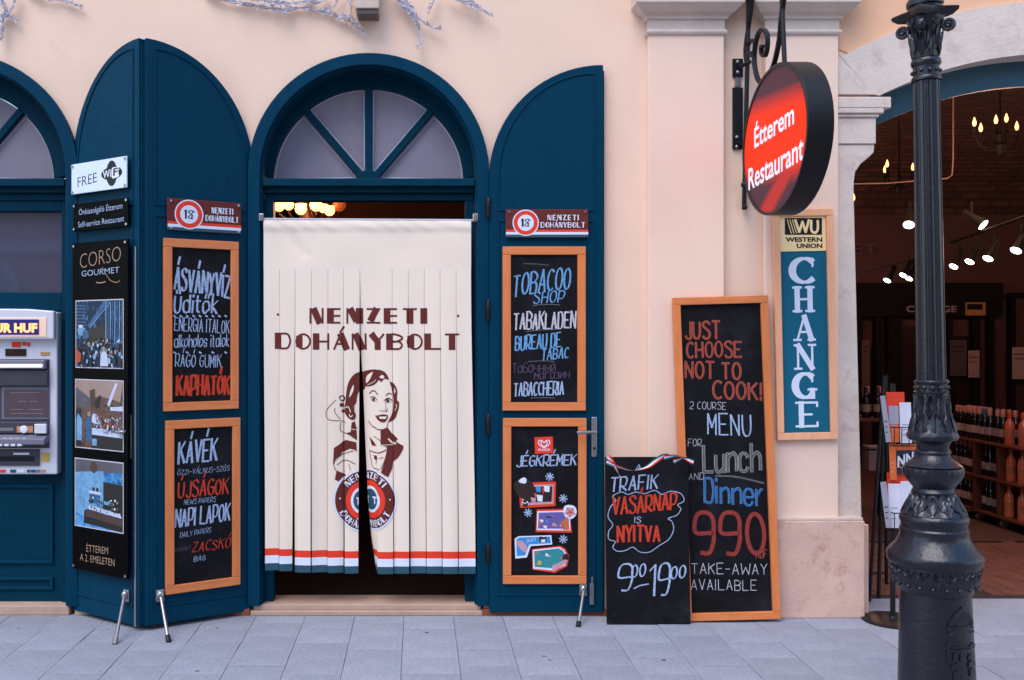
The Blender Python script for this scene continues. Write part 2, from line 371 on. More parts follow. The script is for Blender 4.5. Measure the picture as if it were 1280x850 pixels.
xs += [AX0+(AX1-AX0)*i/24 for i in range(25)]
xs = sorted(xs); wb = B(); TOPZ = 7.0
for i in range(len(xs)-1):
    a, b = xs[i], xs[i+1]
    if b-a < 1e-6: continue
    mid = hole((a+b)/2); za, zb = hole(a+1e-7 if mid else a), hole(b-1e-7 if mid else b)
    if not mid: za = zb = -.02
    v = [(a, 0, za), (b, 0, zb), (b, 0, TOPZ), (a, 0, TOPZ), (a, .34, za), (b, .34, zb), (b, .34, TOPZ), (a, .34, TOPZ)]
    f = [(0, 1, 2, 3), (7, 6, 5, 4), (0, 4, 5, 1)]
    wb.add(v, f)
for x in (DC-DR+.02, DC+DR-.02, DL-DR+.02, DL+DR-.02):
    wb.add([(x, 0, 0), (x, .34, 0), (x, .34, DZ), (x, 0, DZ)], [(0, 1, 2, 3)])
for x in (AX0, AX1): 
    zt = hole(x+1e-6 if x == AX0 else x-1e-6); wb.add([(x, 0, 0), (x, .34, 0), (x, .34, zt), (x, 0, zt)], [(0, 1, 2, 3)])
wb.add([(-6.5, 0, TOPZ), (11, 0, TOPZ), (11, 9, TOPZ), (-6.5, 9, TOPZ)], [(0, 1, 2, 3)])
wb.add([(-6.5, 0, 0), (-6.5, 9, 0), (-6.5, 9, TOPZ), (-6.5, 0, TOPZ)], [(0, 1, 2, 3)])
wb.add([(11, 0, 0), (11, 9, 0), (11, 9, TOPZ), (11, 0, TOPZ)], [(0, 1, 2, 3)])
wb.out('wall', m_wall, bld, rec=False)
# pilasters
def uq(px, y): return (px-HX)/(F/(D+y))
def zq(py, y): return CH+(HY-py)/(F/(D+y))
def stack(pb, x0, x1, prof, name, m, back=0.0):
    """moulding: profile of (z, projection) swept round three sides of a shaft x0..x1"""
    b = B()
    for i, (z, pr) in enumerate(prof):
        b.v += [(x0-pr, back, z), (x0-pr, -.05-pr, z), (x1+pr, -.05-pr, z), (x1+pr, back, z)]
    for i in range(len(prof)-1):
        k = 4*i; b.f += [(k+j, k+j+1, k+5+j, k+4+j) for j in range(3)]
    n = 4*(len(prof)-1); b.f += [(0, 1, 2, 3), (n+3, n+2, n+1, n)]
    return b.out(name, m, pb, bevel=.0015)
PIL = [(uq(811, -.05), uq(905, -.05)), (uq(957, -.05), uq(1048, -.05))]
for (x0, x1) in PIL:
    b = B(); b.box(x0, x1, -.05, -.002, zq(648, -.05), zq(43, -.05)); b.out('pilaster_shaft', m_wall2, bld, bevel=.004)
    z1 = zq(43, -.05)
    stack(bld, x0, x1, [(z1-.006, .002), (z1, .012), (z1+.012, .018), (z1+.022, .012), (z1+.03, .004), (z1+.08, .004), (z1+.085, .018), (z1+.1, .022), (z1+.115, .05), (z1+.14, .075), (z1+.15, .085), (z1+.155, .09), (z1+.235, .09), (z1+.24, .098), (z1+.26, .1), (z1+.5, .1)], 'capital', m_cap)
    zb = zq(648, -.08)
    b = B(); b.box(x0-.06, x1+.135 if x0 > 1.9 else x1+.05, -.085, -.002, 0, zb-.014); b.out('pilaster_base', m_redst, bld, bevel=.006)
    b = B(); b.box(x0-.055, x1+.128 if x0 > 1.9 else x1+.045, -.08, -.002, zb-.014, zb+.004); b.out('base_ledge', m_cap, bld, bevel=.004)
# stone archway: jamb, corbel, impost, voussoirs, soffit band
b = B(); xj = AX0
jp = [(PIL[1][1]+.002, .3), (sx(1077), .3), (sx(1076), sz(648)), (sx(1067.5), sz(300)), (sx(1066), sz(230)), (sx(1068), sz(215)), (sx(1075), sz(205)), (sx(1085), sz(197)), (sx(1091), sz(191)), (sx(1092), sz(181)), (PIL[1][1]+.002, sz(181))]
b.prism(jp, -.012, .3); b.out('jamb', m_stone, bld, bevel=.004)
b = B(); b.box(PIL[1][1]+.09, sx(1084), -.02, .35, 0, zq(655, 0)); b.out('jamb_base', m_redst, bld, bevel=.005)
b = B(); b.box(PIL[1][1]+.002, sx(1093), -.02, .3, sz(180.5), sz(148)); b.out('impost_neck', m_stone, bld, bevel=.004)
b = B(); zi = sz(148)
for (a0, z0, z1) in ((1096, 0, .02), (1101, .02, .05), (1110, .05, .115)):
    b.box(PIL[1][1]+.002, sx(a0), -.03-.01*(a0 > 1100), .3, zi+z0+.0005, zi+z1)
b.out('impost_moulding', m_stone, bld, bevel=.006)
A0 = math.degrees(math.acos((sx(1096)-AC)/AR)); RO = 564/217.5
nvo = 1; stp = (2*A0-180)/nvo
for k in range(nvo):                      # the voussoirs, joints a hair wide
    a0 = A0-k*stp; a1 = a0-stp+.06
    ou = arc(AC, AZ, RO, RO, a0, a1, 5); inn = arc(AC, AZ, AR, AR, a0, a1, 5)
    if k == 0: ou = [(PIL[1][1]+.002, sz(119)), (PIL[1][1]+.002, sz(68))] + arc(AC, AZ, RO, RO, math.degrees(math.acos((PIL[1][1]+.02-AC)/RO)), a1, 43); inn = [(PIL[1][1]+.003, sz(119.4)), (sx(1090), sz(119.5))]+arc(AC, AZ, AR, AR, A0, a1, 43)
    B().band(ou, inn, -.03, .3).out('arch_surround', m_stone, bld)
ang = [A0+4-(2*A0+8-180)*0]
ou = arc(AC, AZ, AR+.01, AR+.01, A0+1, 179-A0, 30); inn = arc(AC, AZ, 467/217.5, 467/217.5, A0+3, 177-A0, 30)
B().band(ou, inn, .12, .15).out('arch_soffit_band', m_teal_far, bld)
b = B(); b.box(AX1-.02, AX1+.2, -.012, .3, 0, sz(119)); b.out('jamb', m_stone, bld, bevel=.004)
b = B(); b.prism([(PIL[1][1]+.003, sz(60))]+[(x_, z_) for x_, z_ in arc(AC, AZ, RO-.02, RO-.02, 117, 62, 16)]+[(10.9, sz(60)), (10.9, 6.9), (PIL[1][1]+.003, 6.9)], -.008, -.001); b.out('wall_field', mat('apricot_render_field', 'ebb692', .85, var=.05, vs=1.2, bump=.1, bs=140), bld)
b = B(); b.box(sx(1134), sx(1137), -.02, -.002, sz(14), sz(-60)); b.out('wall_moulding', m_wall2, bld)
# ---------------------------------------------------------------- arched doorways
def doorway(cx, label_open):
    dx = cx-DC
    dw = part('arched_doorway', bld)
    # outer ring + jambs
    def ring(ro, ri, zo, y0, y1, name, m, bev=.004, zb=.055, zri=None):
        ou = [(cx-ro, zb)]+arc(cx, zo, ro, ro, 180, 0, 40)+[(cx+ro, zb)]
        inn = [(cx-ri, zb)]+arc(cx, zri or zo, ri, ri, 180, 0, 40)+[(cx+ri, zb)]
        return B().band(ou, inn, y0, y1).out(name, m, dw, bevel=bev)
    ring(150/217.5, 135/217.5, DZ, -.035, .06, 'door_frame', m_teal)
    ring(136/217.5, 132.5/217.5, DZ, -.012, .2, 'inner_bead', m_teal_d)
    YF = .17; kf = (D+YF)/D; cw = cx; cx = cx*kf; fz = lambda z_: CH+(z_-CH)*kf
    # fanlight: rebate board with four panes cut out -> ring + muntins
    zc = fz(sz(229)); rg = 118.5/217.5*kf
    zt = fz(sz(223.5))
    ou = arc(cx, fz(DZ), 139/217.5*kf, 139/217.5*kf, 180, 0, 40); inn = arc(cx, zc+.01, rg, rg-.015, 180, 0, 40)
    B().band(ou, inn, .15, .2).out('fanlight_frame', m_teal_d, dw, bevel=.006)
    for a in (90, 131, 49):
        ca, sa = math.cos(R(a)), math.sin(R(a)); hw = .021
        p0 = (cx+ca*.0, zt-.01+sa*.0); p1 = (cx+ca*rg, zc+sa*rg)
        p0 = (cx, zc-.01)
        l = math.hypot(p1[0]-p0[0], p1[1]-p0[1]); ux, uz = (p1[0]-p0[0])/l, (p1[1]-p0[1])/l
        B().prism([(p0[0]+uz*hw, p0[1]-ux*hw), (p1[0]+uz*hw, p1[1]-ux*hw), (p1[0]-uz*hw, p1[1]+ux*hw), (p0[0]-uz*hw, p0[1]+ux*hw)], .143-.0007*(a-90)/41, .19).out('muntin', m_teal_d, dw, bevel=.004)
    hub = arc(cx, zc-.01, .085, .085, 180, 0, 10); B().prism(hub, .138, .19).out('fanlight_hub', m_teal_d, dw, bevel=.004)
    for a0, a1 in ((180, 133), (129, 92), (88, 51), (47, 0)):
        pts = [(cx+.05*math.cos(R((a0+a1)/2)), zc+.05*math.sin(R((a0+a1)/2)))]+arc(cx, zc+.008, rg-.002, rg-.016, a0, a1, 14)
        pts = [(x, max(z, zt-.02)) for x, z in pts]
        B().flat([p for p in pts], .178).out('pane', m_glass_f, dw)
        inn = [(pts[0][0]*.985+(cx+.3*math.cos(R((a0+a1)/2)))*.015, pts[0][1])]
        gx = sum(p[0] for p in pts)/len(pts); gz = sum(p[1] for p in pts)/len(pts)
        cxy = [(gx+(x-gx)*.955, gz+(z-gz)*.965) for x, z in pts]
        if a0 == 180 or a1 == 0: cxy = [(gx+(x-gx)*.94, gz+(z-gz)*.93) for x, z in pts]
        edge = [(gx+(x-gx)*.99, gz+(z-gz)*.99) for x, z in cxy]
        bb = B(); ribbon(bb, edge+[edge[0]], .006, .1765, None, True); bb.out('putty_line', m_putty, dw, rec=False)
    cx = cw
    # transom: three stepped rails
    def rail(py0, py1, y0, y1, name='transom'):
        b = B(); b.box(cx-132/217.5, cx+132/217.5, y0, y1, sz(py1), sz(py0)); b.out(name, m_teal_d, dw, bevel=.004)
    rail(223.5, 233, -.02, .2); rail(233, 240, .02, .14); rail(240, 249, .05, .14)
    return dw
dw = doorway(DC, True)
b = B()
for s_ in (-1, 1):
    x0, x1 = DC+s_*134/217.5, DC+s_*121/217.5
    B().box(min(x0, x1), max(x0, x1), .05, .14, .055, sz(249)).out('door_post', m_teal_d, dw, bevel=.004)
b = B(); b.box(sx(314), sx(604), -.028, .2, 0, .026); b.out('door_sill', m_curb, dw, bevel=.004)
b = B(); b.box(sx(318), sx(601), -.012, .2, .0265, .058); b.out('door_sill', m_curb, dw, bevel=.004)
b = B(); b.box(sx(602), sx(757), -.03, -.003, .0, .036); b.out('kick_board', mat('orange_brown_board', '8a4a2c', .7, var=.2, vs=10), bld, bevel=.003)
b = B(); b.box(sx(276), sx(313), -.03, -.003, .0, .036); b.out('kick_board', MATS['orange_brown_board'], bld, bevel=.003)
dl = doorway(DL, False)
# left doorway: window over an automatic teller set in panelling
b = B(); b.box(DL-134/217.5, sx(72), .06, .14, sz(262), sz(249.2)); b.out('window_rail', m_teal_d, dl, bevel=.004)
b = B(); b.box(sx(72), DL+134/217.5, .058, .14, .05, sz(249.2)); b.out('door_post', m_teal_d, dl, bevel=.004)
b = B(); b.box(DL-134/217.5, sx(72), .06, .14, sz(388), sz(364.5)); b.out('window_rail', m_teal_d, dl, bevel=.004)
b = B(); b.add([(DL-134/217.5, .115, sz(364.5)), (sx(72), .115, sz(364.5)), (sx(72), .115, sz(262)), (DL-134/217.5, .115, sz(262))], [(0, 1, 2, 3)]); b.out('window_pane', m_glass, dl)
b = B(); b.box(DL-134/217.5, sx(72), .075, .14, .05, sz(388)); b.out('lower_panel', m_teal_d, dl, bevel=.003)
for (a, c, yy) in ((608, 708, .0), (725, 741, 0)):
    o_ = [(sx(-160), sz(c)), (sx(61), sz(c)), (sx(61), sz(a)), (sx(-160), sz(a))]; i_ = [(sx(-157), sz(c-4)), (sx(57), sz(c-4)), (sx(57), sz(a+4)), (sx(-157), sz(a+4))]
    B().band(o_, i_, .062, .08, True).out('panel_moulding', m_teal, dl, bevel=.003)
b = B(); b.box(sx(-200), sx(88), -.02, .1, 0, .052); b.out('door_sill', m_curb, dl, bevel=.004)
# ---------------------------------------------------------------- shutters
def hinge(parent, M, x, z, y=-.02):
    b = B(M); b.lathe([(.009, z-.055), (.011, z-.05), (.011, z-.004), (.007, z-.003), (.007, z+.003), (.011, z+.004), (.011, z+.05), (.005, z+.06), (.001, z+.066)], (x, y, 0), 10)
    b.box(x-.02, x+.02, y+.006, y+.012, z-.045, z+.045)
    return b.out('hinge', m_black, parent, smooth=True)
def shutter(M, W, H, RZ, side, T=.045):
    """leaf in its own frame: x 0..W, rounded on side -1 (left) or +1 (right)"""
    sh = part('shutter', bld)
    def outline(ins, zb, zt=None):
        a, b2 = W-2*ins, 0
        if side < 0: pts = [(ins, zb), (W-ins, zb), (W-ins, H-ins)]+[(W-(W-ins)*math.cos(t) if False else W-ins-(W-2*ins)*math.sin(t), H-RZ+(RZ-ins)*math.cos(t)) for t in [math.pi/2*i/20 for i in range(1, 21)]]
        else: pts = [(W-ins, zb), (ins, zb), (ins, H-ins)]+[(ins+(W-2*ins)*math.sin(t), H-RZ+(RZ-ins)*math.cos(t)) for t in [math.pi/2*i/20 for i in range(1, 21)]]
        return pts
    B(M).prism(outline(0, .025), 0, T).out('leaf', m_teal, sh, bevel=.004)
    # mouldings round the panels, proud of the leaf
    zm = 2.31
    for (i0, i1, yy, nm) in ((.045, .056, -.006, 'panel_moulding'),):
        o_, n_ = outline(i0, zm), outline(i1, zm+.011); B(M).band(o_, n_, yy, .003, True).out(nm, m_teal, sh, bevel=.002)
        o_ = [(i0, .12), (W-i0, .12), (W-i0, zm-.05), (i0, zm-.05)]; n_ = [(i1, .131), (W-i1, .131), (W-i1, zm-.061), (i1, zm-.061)]
        B(M).band(o_, n_, yy, .003, True).out(nm, m_teal, sh, bevel=.002)
    xe = W-.012 if side < 0 else .012
    B(M).box(min(xe, xe+(.02 if side < 0 else -.02)), max(xe, xe+(.02 if side < 0 else -.02)), .012, T+.012, .03, H-.03).out('meeting_strip', m_teal_d, sh, bevel=.003)
    return sh
# right-hand shutter, folded flat against the wall
M_SR = frame(sx(611), -.05, 0)
WSR = sx(752)-sx(611)
shr = shutter(M_SR, WSR, sz(84), .64, -1)
# left-hand shutter of this doorway, half open towards the street
FX, FY = -1.475, -.323
hx = sx(317)-.0; w2 = math.hypot(hx-FX, FY); M_SL = frame(FX, FY, 0, math.atan2(-FY, hx-FX))
shl = shutter(M_SL, w2, CH+(HY-47)/(F/(D+FY)), .68, 1)
# right-hand shutter of the teller's doorway, meeting it
hx2 = sx(90); fx2 = -1.512; w3 = math.hypot(hx2-fx2, FY); M_SM = frame(hx2, 0, 0, -math.atan2(-FY, fx2-hx2))
shm = shutter(M_SM, w3, CH+(HY-47)/(F/(D+FY)), .68, -1)
for M_, sh_, x_ in ((M_SR, shr, -.006), (M_SL, shl, w2+.004)):
    for py in (262, 388, 530, 690): hinge(sh_, M_, x_, sz(py), -.004)
def handle(M, sh, px, py0, py1, lx, ly):
    a = U(M, px, py0); b_ = U(M, px, py1); l = U(M, lx, ly, -.05); c = U(M, px, ly)
    b = B(M); b.box(a[0]-.016, a[0]+.016, -.01, -.0005, b_[1], a[1]); b.out('handle_plate', m_steel, sh, bevel=.006)
    b = B(M); b.tube([(c[0], -.005, c[1]), (c[0], -.05, c[1]), (c[0]+(l[0]-c[0])*.08, -.056, c[1]), (l[0], -.056, c[1]-.003)], .0095, 10); b.out('handle_lever', m_steel, sh, smooth=True)
    b = B(M); b.lathe([(.006, 0), (.008, .004), (.001, .006)], (a[0], -.016, b_[1]+.05), 10, 'Y'); b.out('keyhole', m_black, sh)
handle(M_SR, shr, 742.5, 521, 571, 721, 539)
handle(M_SM, shm, 163, 518, 573, 147, 539)
def prop(M, sh, x0, y0, x1, y1, rubber=True):
    a = U(M, x0, y0, -.015); f = P(x1, y1, -.0); 
    # foot on the ground: sight line meets z=0
    s = (y1-HY)/CH; yf = F/s-D; Wf = Vector(((x1-HX)/s, yf, 0)); lf = M.inverted() @ Wf
    top = Vector((a[0], -.03, a[1])); b = B(M); b.tube([top, top.lerp(lf, .97)], .0095, 10); b.out('kickstand', m_steel, sh, smooth=True)
    b = B(M); b.box(a[0]-.022, a[0]+.022, -.022, -.0005, a[1]-.03, a[1]+.035); b.out('stand_bracket', m_steel, sh, bevel=.004)
    b = B(M); b.ball((a[0], -.03, a[1]+.008), (.02, .014, .024)); b.out('stand_joint', m_steel, sh, smooth=True)
    b = B(M); b.tube([top.lerp(lf, .86), lf+Vector((0, 0, .001))], .0135, 10); b.out('rubber_foot', m_black if rubber else m_steel, sh, smooth=True)
prop(M_SR, shr, 729, 738, 722.5, 784)
prop(M_SL, shl, 200, 745, 211, 803)
prop(M_SM, shm, 158, 745, 143.5, 806, False)
b = B(M_SR); p = U(M_SR, 739.5, 742); b.box(p[0]-.012, p[0]+.012, -.012, -.0005, p[1]-.06, p[1]+.06); b.tube([(p[0], -.02, p[1]-.05), (p[0], -.02, p[1]+.1)], .005); b.out('bolt_latch', m_steel, shr, bevel=.003)
b = B(M_SM); p0 = U(M_SM, 170, 308); p1 = U(M_SM, 170, 783); b.box(p0[0]-.006, p0[0]+.006, -.009, -.0005, p1[1], p0[1]); b.out('metal_edge_strip', m_steel, shm, bevel=.002)
# ---------------------------------------------------------------- curtain in the doorway
CY = -.03
MC = frame(0, CY, 0)
cur = thing('strip_curtain', 'cream strip curtain printed with maroon shop name and a woman, hanging in the open doorway', 'curtain', frame(DC, CY, 1.0))
TOP = [330.5, 350.5, 369.7, 389.9, 410.6, 430, 450.2, 469.6, 490.3, 510.3, 530.2, 549.9, 569.8, 588.5]
BL = [333, 350.4, 368.9, 390.2, 410, 431.2, 470.2, 472.4, 492.4, 513.2, 533, 552.8, 573]
BR_ = [350, 366.6, 389.2, 409.7, 429.8, 448.4, 472.6, 491.9, 511.6, 532.6, 552.3, 572.4, 594]
RB = random.Random(11)
DYL = [RB.uniform(-.012, .006) for _ in range(13)]; DYR = [RB.uniform(-.008, .012) for _ in range(13)]
BOT = [710.5, 711.5, 714, 714.3, 714.6, 715, 714.5, 715.5, 715.2, 715.6, 715, 715.3, 715]
def cmap(i, u, py, off=0.0):
    """point of strip i; u across 0..1, py down in photo pixels of the flat cloth"""
    t = max(0, (py-336)/(715-336)); te = t*t*(3-2*t)
    if i == 6:
        tt = t
        kk = ((0,450.3),(.25,450.9),(.31,452.2),(.43,454.6),(.56,456.4),(.75,459.5),(.88,463.5),(1.01,470.4)); l = next(a[1]+(b_[1]-a[1])*(tt-a[0])/(b_[0]-a[0]) for a, b_ in zip(kk, kk[1:]) if tt <= b_[0]); r = 469.8+(472.6-469.8)*tt
    else: l = TOP[i]+.15+(BL[i]-TOP[i])*te; r = TOP[i+1]-.15+(BR_[i]-TOP[i+1])*te
    px = l+(r-l)*u
    yy = (DYL[i]*(1-u)+DYR[i]*u)*min(t*2.2, 1)-.0035*math.sin(math.pi*u)*min(t*3, 1)*(1 if i % 3 else -1)+.006*math.sin(t*5+i)*t
    if i == 6: yy += (.09*(1-u))*t
    if i < 2: yy += -.012*t
    pp = py+(BOT[i]-715)*max(t, 0)
    return Vector((sx(px), yy-off-.0, sz(pp)))
def clipx(poly, lo, hi):
    def cl(pl, s, x):
        o = []
        for i in range(len(pl)):
            a, b = pl[i-1], pl[i]; ia, ib = s*(a[0]-x) >= 0, s*(b[0]-x) >= 0
            if ia != ib: t = (x-a[0])/(b[0]-a[0]); o.append((x, a[1]+(b[1]-a[1])*t))
            if ib: o.append(b)
        return o
    p = cl(poly, 1, lo)
    return cl(p, -1, hi) if p else []
from mathutils.geometry import tessellate_polygon
def cprint(polys, m, name, off=.0012, sub=True):
    """flat print laid on the cloth: polygons in photo pixels, cut strip by strip"""
    b = B(MC)
    for pl in polys:
        tris = tessellate_polygon([[Vector((x, y, 0)) for x, y in pl]]) if len(pl) > 3 else [(0, 1, 2)]
        for t in tris:
            tri = [pl[k] for k in t]
            mn, mx_ = min(p[0] for p in tri), max(p[0] for p in tri)
            for i in range(13):
                if mx_ < TOP[i] or mn > TOP[i+1]: continue
                c = clipx(tri, TOP[i], TOP[i+1])
                # cut again in three so that the print follows the curve of the strip
                for k in range(3):
                    wd = (TOP[i+1]-TOP[i]); cc = clipx(c, TOP[i]+wd*k/3, TOP[i]+wd*(k+1)/3) if len(c) > 2 else []
                    if len(cc) < 3: continue
                    b.add([cmap(i, (x-TOP[i])/wd, y, off) for x, y in cc], [tuple(range(len(cc)))])
    return b.out(name, m, cur, rec=False)
# header band and rod
hb = B(MC); nx, nz = 150, 20; v = []; f = []
for j in range(nz+1):
    for i in range(nx+1):
        px = 330.5+(588.5-330.5)*i/nx; py = 275.5+(337-275.5)*j/nz
        t = j/nz; y = -.006*math.sin(math.pi*min(t*4, 1))+(.0022*math.sin(px*.21-py*.25+2*math.sin(px*.05))*math.sin(math.pi*min(t*4, 1)) if t < .27 else .0)
        y += .004*math.exp(-((px-352-(py-285)*.9)/9)**2)*(t < .8)*math.sin(math.pi*t) - .003*math.sin(px*.045+1)*math.sin(math.pi*t)
        v.append((sx(px), y, sz(py)))
for j in range(nz):
    for i in range(nx): a = j*(nx+1)+i; f.append((a, a+1, a+nx+2, a+nx+1))
hb.add(v, f).out('curtain_header', m_cloth, cur, smooth=True, rec=False)
b = B(MC); b.tube([(sx(325), .004, sz(274.6)), (sx(596), .004, sz(276.2))], .007, 8); b.out('curtain_rod', MATS['white_putty'], cur, smooth=True)
for px in (328, 594):
    b = B(MC); b.box(sx(px-3), sx(px+3), -.01, .03, sz(277), sz(268)); b.out('rod_bracket', m_steel, cur, bevel=.003)
for i in range(13):
    b = B(MC); v = []; NY = 30
    for j in range(NY+1):
        py = 336+(715-336)*j/NY
        for k in range(4): v.append(cmap(i, k/3, py))
    b.add(v, [(j*4+k, j*4+k+1, j*4+k+5, j*4+k+4) for j in range(NY) for k in range(3)])
    o = b.out('curtain_strip', m_cloth, cur, smooth=True, rec=False)
for i in range(13):                        # the tricolour hem, a sub-part of every strip
    st_o = [o for o in cur.children if o.name.startswith('curtain_strip')][i]
    for (a, c, m_, nm) in ((687.5, 696.2, m_red, 'red_stripe'), (696.2, 706, m_white, 'white_stripe'), (706, 714.9, m_tealp, 'teal_stripe')):
        b = B(MC); b.add([cmap(i, k/3, yy_, .0012) for yy_ in (a, c) for k in range(4)], [(k, k+1, k+5, k+4) for k in range(3)]); b.out(nm, m_, st_o, rec=False)
def strokepoly(pts, wd, sm=True, cl=False):
    if sm: pts = smooth(pts, 4)
    out = []
    for i in range(len(pts)-1):
        (ax, ay), (bx, by) = pts[i], pts[i+1]; dx, dy = bx-ax, by-ay; l = math.hypot(dx, dy) or 1e-9; nx_, ny_ = -dy/l*wd/2, dx/l*wd/2; ex, ey = dx/l*wd*.25, dy/l*wd*.25
        out.append([(ax+nx_-ex, ay+ny_-ey), (bx+nx_+ex, by+ny_+ey), (bx-nx_+ex, by-ny_+ey), (ax-nx_-ex, ay-ny_-ey)])
    return out
def cwrite(text, x0, x1, base, cap, m, wd=1.5, heavy=3.6, name='lettering', fn=None, gap=1.3, thin=None):
    st, W = layout(text, DECO, gap); k = cap/6; s_ = (x1-x0)/W; ps = []
    for pts, hv, sm in st:
        q = [(x0+p[0]*s_, base-p[1]*k) for p in pts]
        if fn: q = [fn(x, y) for x, y in q]
        for i in range(len(q)-1):
            (ax, ay), (bx, by) = q[i], q[i+1]; w_ = heavy if hv else wd; ln = math.hypot(bx-ax, by-ay) or 1e-9
            dx, dy = (bx-ax)/ln, (by-ay)/ln; e = wd*.5 if not sm else .1
            ps.append([(ax-dy*w_/2-dx*e, ay+dx*w_/2-dy*e), (bx-dy*w_/2+dx*e, by+dx*w_/2+dy*e), (bx+dy*w_/2+dx*e, by-dx*w_/2+dy*e), (ax+dy*w_/2-dx*e, ay-dx*w_/2-dy*e)])
    return cprint(ps, m, name, .0028 if fn else .0014)
cwrite('NEMZETI', 389, 531, 403.5, 17, m_maroon, 2.4, 8.4, gap=2.6)
cwrite('DOHÁNYBOLT', 348.5, 572, 436, 18, m_maroon, 2.4, 8.2, gap=2.0)
def disc(cx, cy, r, n=28): return [(cx+r*math.cos(2*math.pi*k/n), cy+r*math.sin(2*math.pi*k/n)) for k in range(n)]
cprint([disc(348.5, 394, 1.6, 10), disc(572, 395, 1.6, 10)], m_maroon, 'dot')
def Z7(pts): return [(400+x/7.725, 450+y/7.725) for x, y in pts]
def Z8(pts): return [(400+x/7.725, 555+y/7.725) for x, y in pts]
def smc(p): return smooth(p+[p[0]], 3)[:-1]
hair = [smc(Z7([(400,112),(345,130),(300,175),(268,240),(252,330),(246,400),(236,450),(242,510),(272,552),(312,574),(346,566),(354,522),(330,475),(330,440),(356,415),(366,350),(388,295),(412,268),(425,190),(425,130)])),
        smc(Z7([(395,118),(450,98),(520,90),(590,96),(635,125),(660,170),(662,186),(615,176),(592,208),(562,190),(545,212),(510,240),(450,256),(410,245),(395,190)])),
        smc(Z7([(672,205),(712,228),(742,290),(738,378),(757,400),(757,450),(742,500),(722,552),(682,586),(656,582),(676,545),(694,500),(702,430),(700,350),(690,270)]))]
for pl_ in hair: cprint([pl_], m_maroon, 'printed_hair', .0014+.0002*hair.index(pl_))
dark = [Z7(p) for p in ([(310,600),(345,588),(360,650),(368,770),(330,745),(250,700),(300,690)],)]+[
  Z7([(575,668),(645,642),(682,690),(745,755),(722,778),(802,822),(796,850),(770,900),(740,940),(700,968),(690,1040),(650,1118),(610,1100),(575,1075),(600,1010),(640,880),(635,830),(575,810)]),
  Z7([(246,765),(360,790),(366,880),(340,860),(290,850),(225,880),(205,915),(162,945),(140,1010),(165,1070),(150,1150),(185,1168),(250,1100),(150,1055),(132,1000),(140,845),(190,815)]),
  Z7([(440,740),(500,790),(530,830),(470,826)])]
for pl_ in dark: cprint([pl_], m_maroon, 'printed_dress', .0014)
fine = []
for pts, w_ in (([(455,325),(490,298),(520,302),(552,326)],1.3), ([(634,338),(660,316),(690,325)],1.2), ([(465,362),(500,356),(545,378)],1.2), ([(470,378),(500,396),(540,396)],.6),
                ([(616,384),(655,362),(692,384)],1.2), ([(628,400),(655,402),(680,396)],.6), ([(625,400),(632,440),(624,470)],.5), ([(568,484),(600,486),(640,480),(646,462)],.7), ([(436,592),(478,635),(540,660),(605,666)],1.1),
                ([(640,640),(650,610),(658,585)],.8), ([(160,385),(100,440),(64,510),(90,572),(210,585),(245,600)],.7), ([(150,462),(148,500),(200,568)],.7), ([(205,600),(205,680),(280,712),(360,762)],.8),
                ([(520,540),(585,524),(620,522),(652,532)],1.0), ([(440,876),(500,890),(560,886),(640,856)],1.2), ([(440,885),(455,960),(480,1040),(560,1046)],1.), ([(640,870),(615,960),(575,1040)],1.0),
                ([(160,960),(230,900),(330,870)],.8), ([(170,1010),(250,960),(350,1000)],.8), ([(280,1000),(300,1060)],.6), ([(480,920),(530,945),(520,1000)],.8), ([(560,940),(600,930)],.8), ([(500,740),(560,760),(590,800)],.8), ([(320,640),(370,650)],.6), ([(340,440),(330,470),(345,480)],1.0)):
    fine += strokepoly(Z7(pts), w_)
fine += [disc(*Z7([(502,380)])[0], 2.0, 10), disc(*Z7([(650,386)])[0], 2.1, 10), disc(*Z7([(636,488)])[0], .9, 8), disc(*Z7([(518,940)])[0], 3, 10), smc(Z7([(524,538),(590,524),(650,532),(632,582),(592,594),(556,576)]))]
fine += strokepoly(smc(Z7([(192,365),(215,342),(238,362),(222,392)])), 1.4)+[disc(*Z7([(214,432)])[0], 2.6, 12), disc(*Z7([(228,490)])[0], 2.0, 12)]
cprint(fine, m_maroon, 'printed_face_lines', .0020)
lite = [smc(Z7([(430,160),(480,122),(500,118),(470,180),(425,225)])), smc(Z7([(570,160),(600,140),(620,165),(592,175)])), Z7([(560,540),(642,538),(626,562),(572,560)]), smc(Z7([(300,290),(330,235),(325,300),(285,360)])), smc(Z7([(712,262),(724,300),(712,316)]))]
lite += strokepoly(Z7([(245,458),(275,448),(300,500)]), 1.1)+strokepoly(Z7([(285,520),(300,545),(320,530)]), 1.1)+strokepoly(Z7([(440,240),(500,215),(530,190)]), .7)+strokepoly(Z7([(300,662),(360,668)]), .7)+strokepoly(Z7([(580,812),(700,808)]), .7)+strokepoly(Z7([(655,752),(690,785),(722,800)]), 2.0)+strokepoly(Z7([(728,420),(735,450),(715,480)]), .7)
cprint(lite, m_cloth, 'printed_highlight', .0028)
EX, EY = 456.0, 624.5
cprint([disc(EX, EY, 38.5, 48)], m_white, 'emblem_rim', .0030); cprint([disc(EX, EY, 36.3, 48)], m_maroon, 'emblem_ring', .0038)
cprint([disc(EX, EY, 24, 40)], m_red, 'emblem_red_ring', .0044); cprint([disc(EX, EY, 16.8, 36)], m_white, 'emblem_white_ring', .0050); cprint([disc(EX, EY, 13.2, 30)], m_tealp, 'emblem_centre', .0056)
def arcfn(top):
    def f(x, y):      # x runs -1..1 over the arc, y is height above the baseline
        if top: a = R(-90+x*50); r = 26.6-y; return (EX+r*math.cos(a), EY+r*math.sin(a))
        a = R(90-x*62); r = 34.2+y; return (EX+r*math.cos(a), EY+r*math.sin(a))
    return f
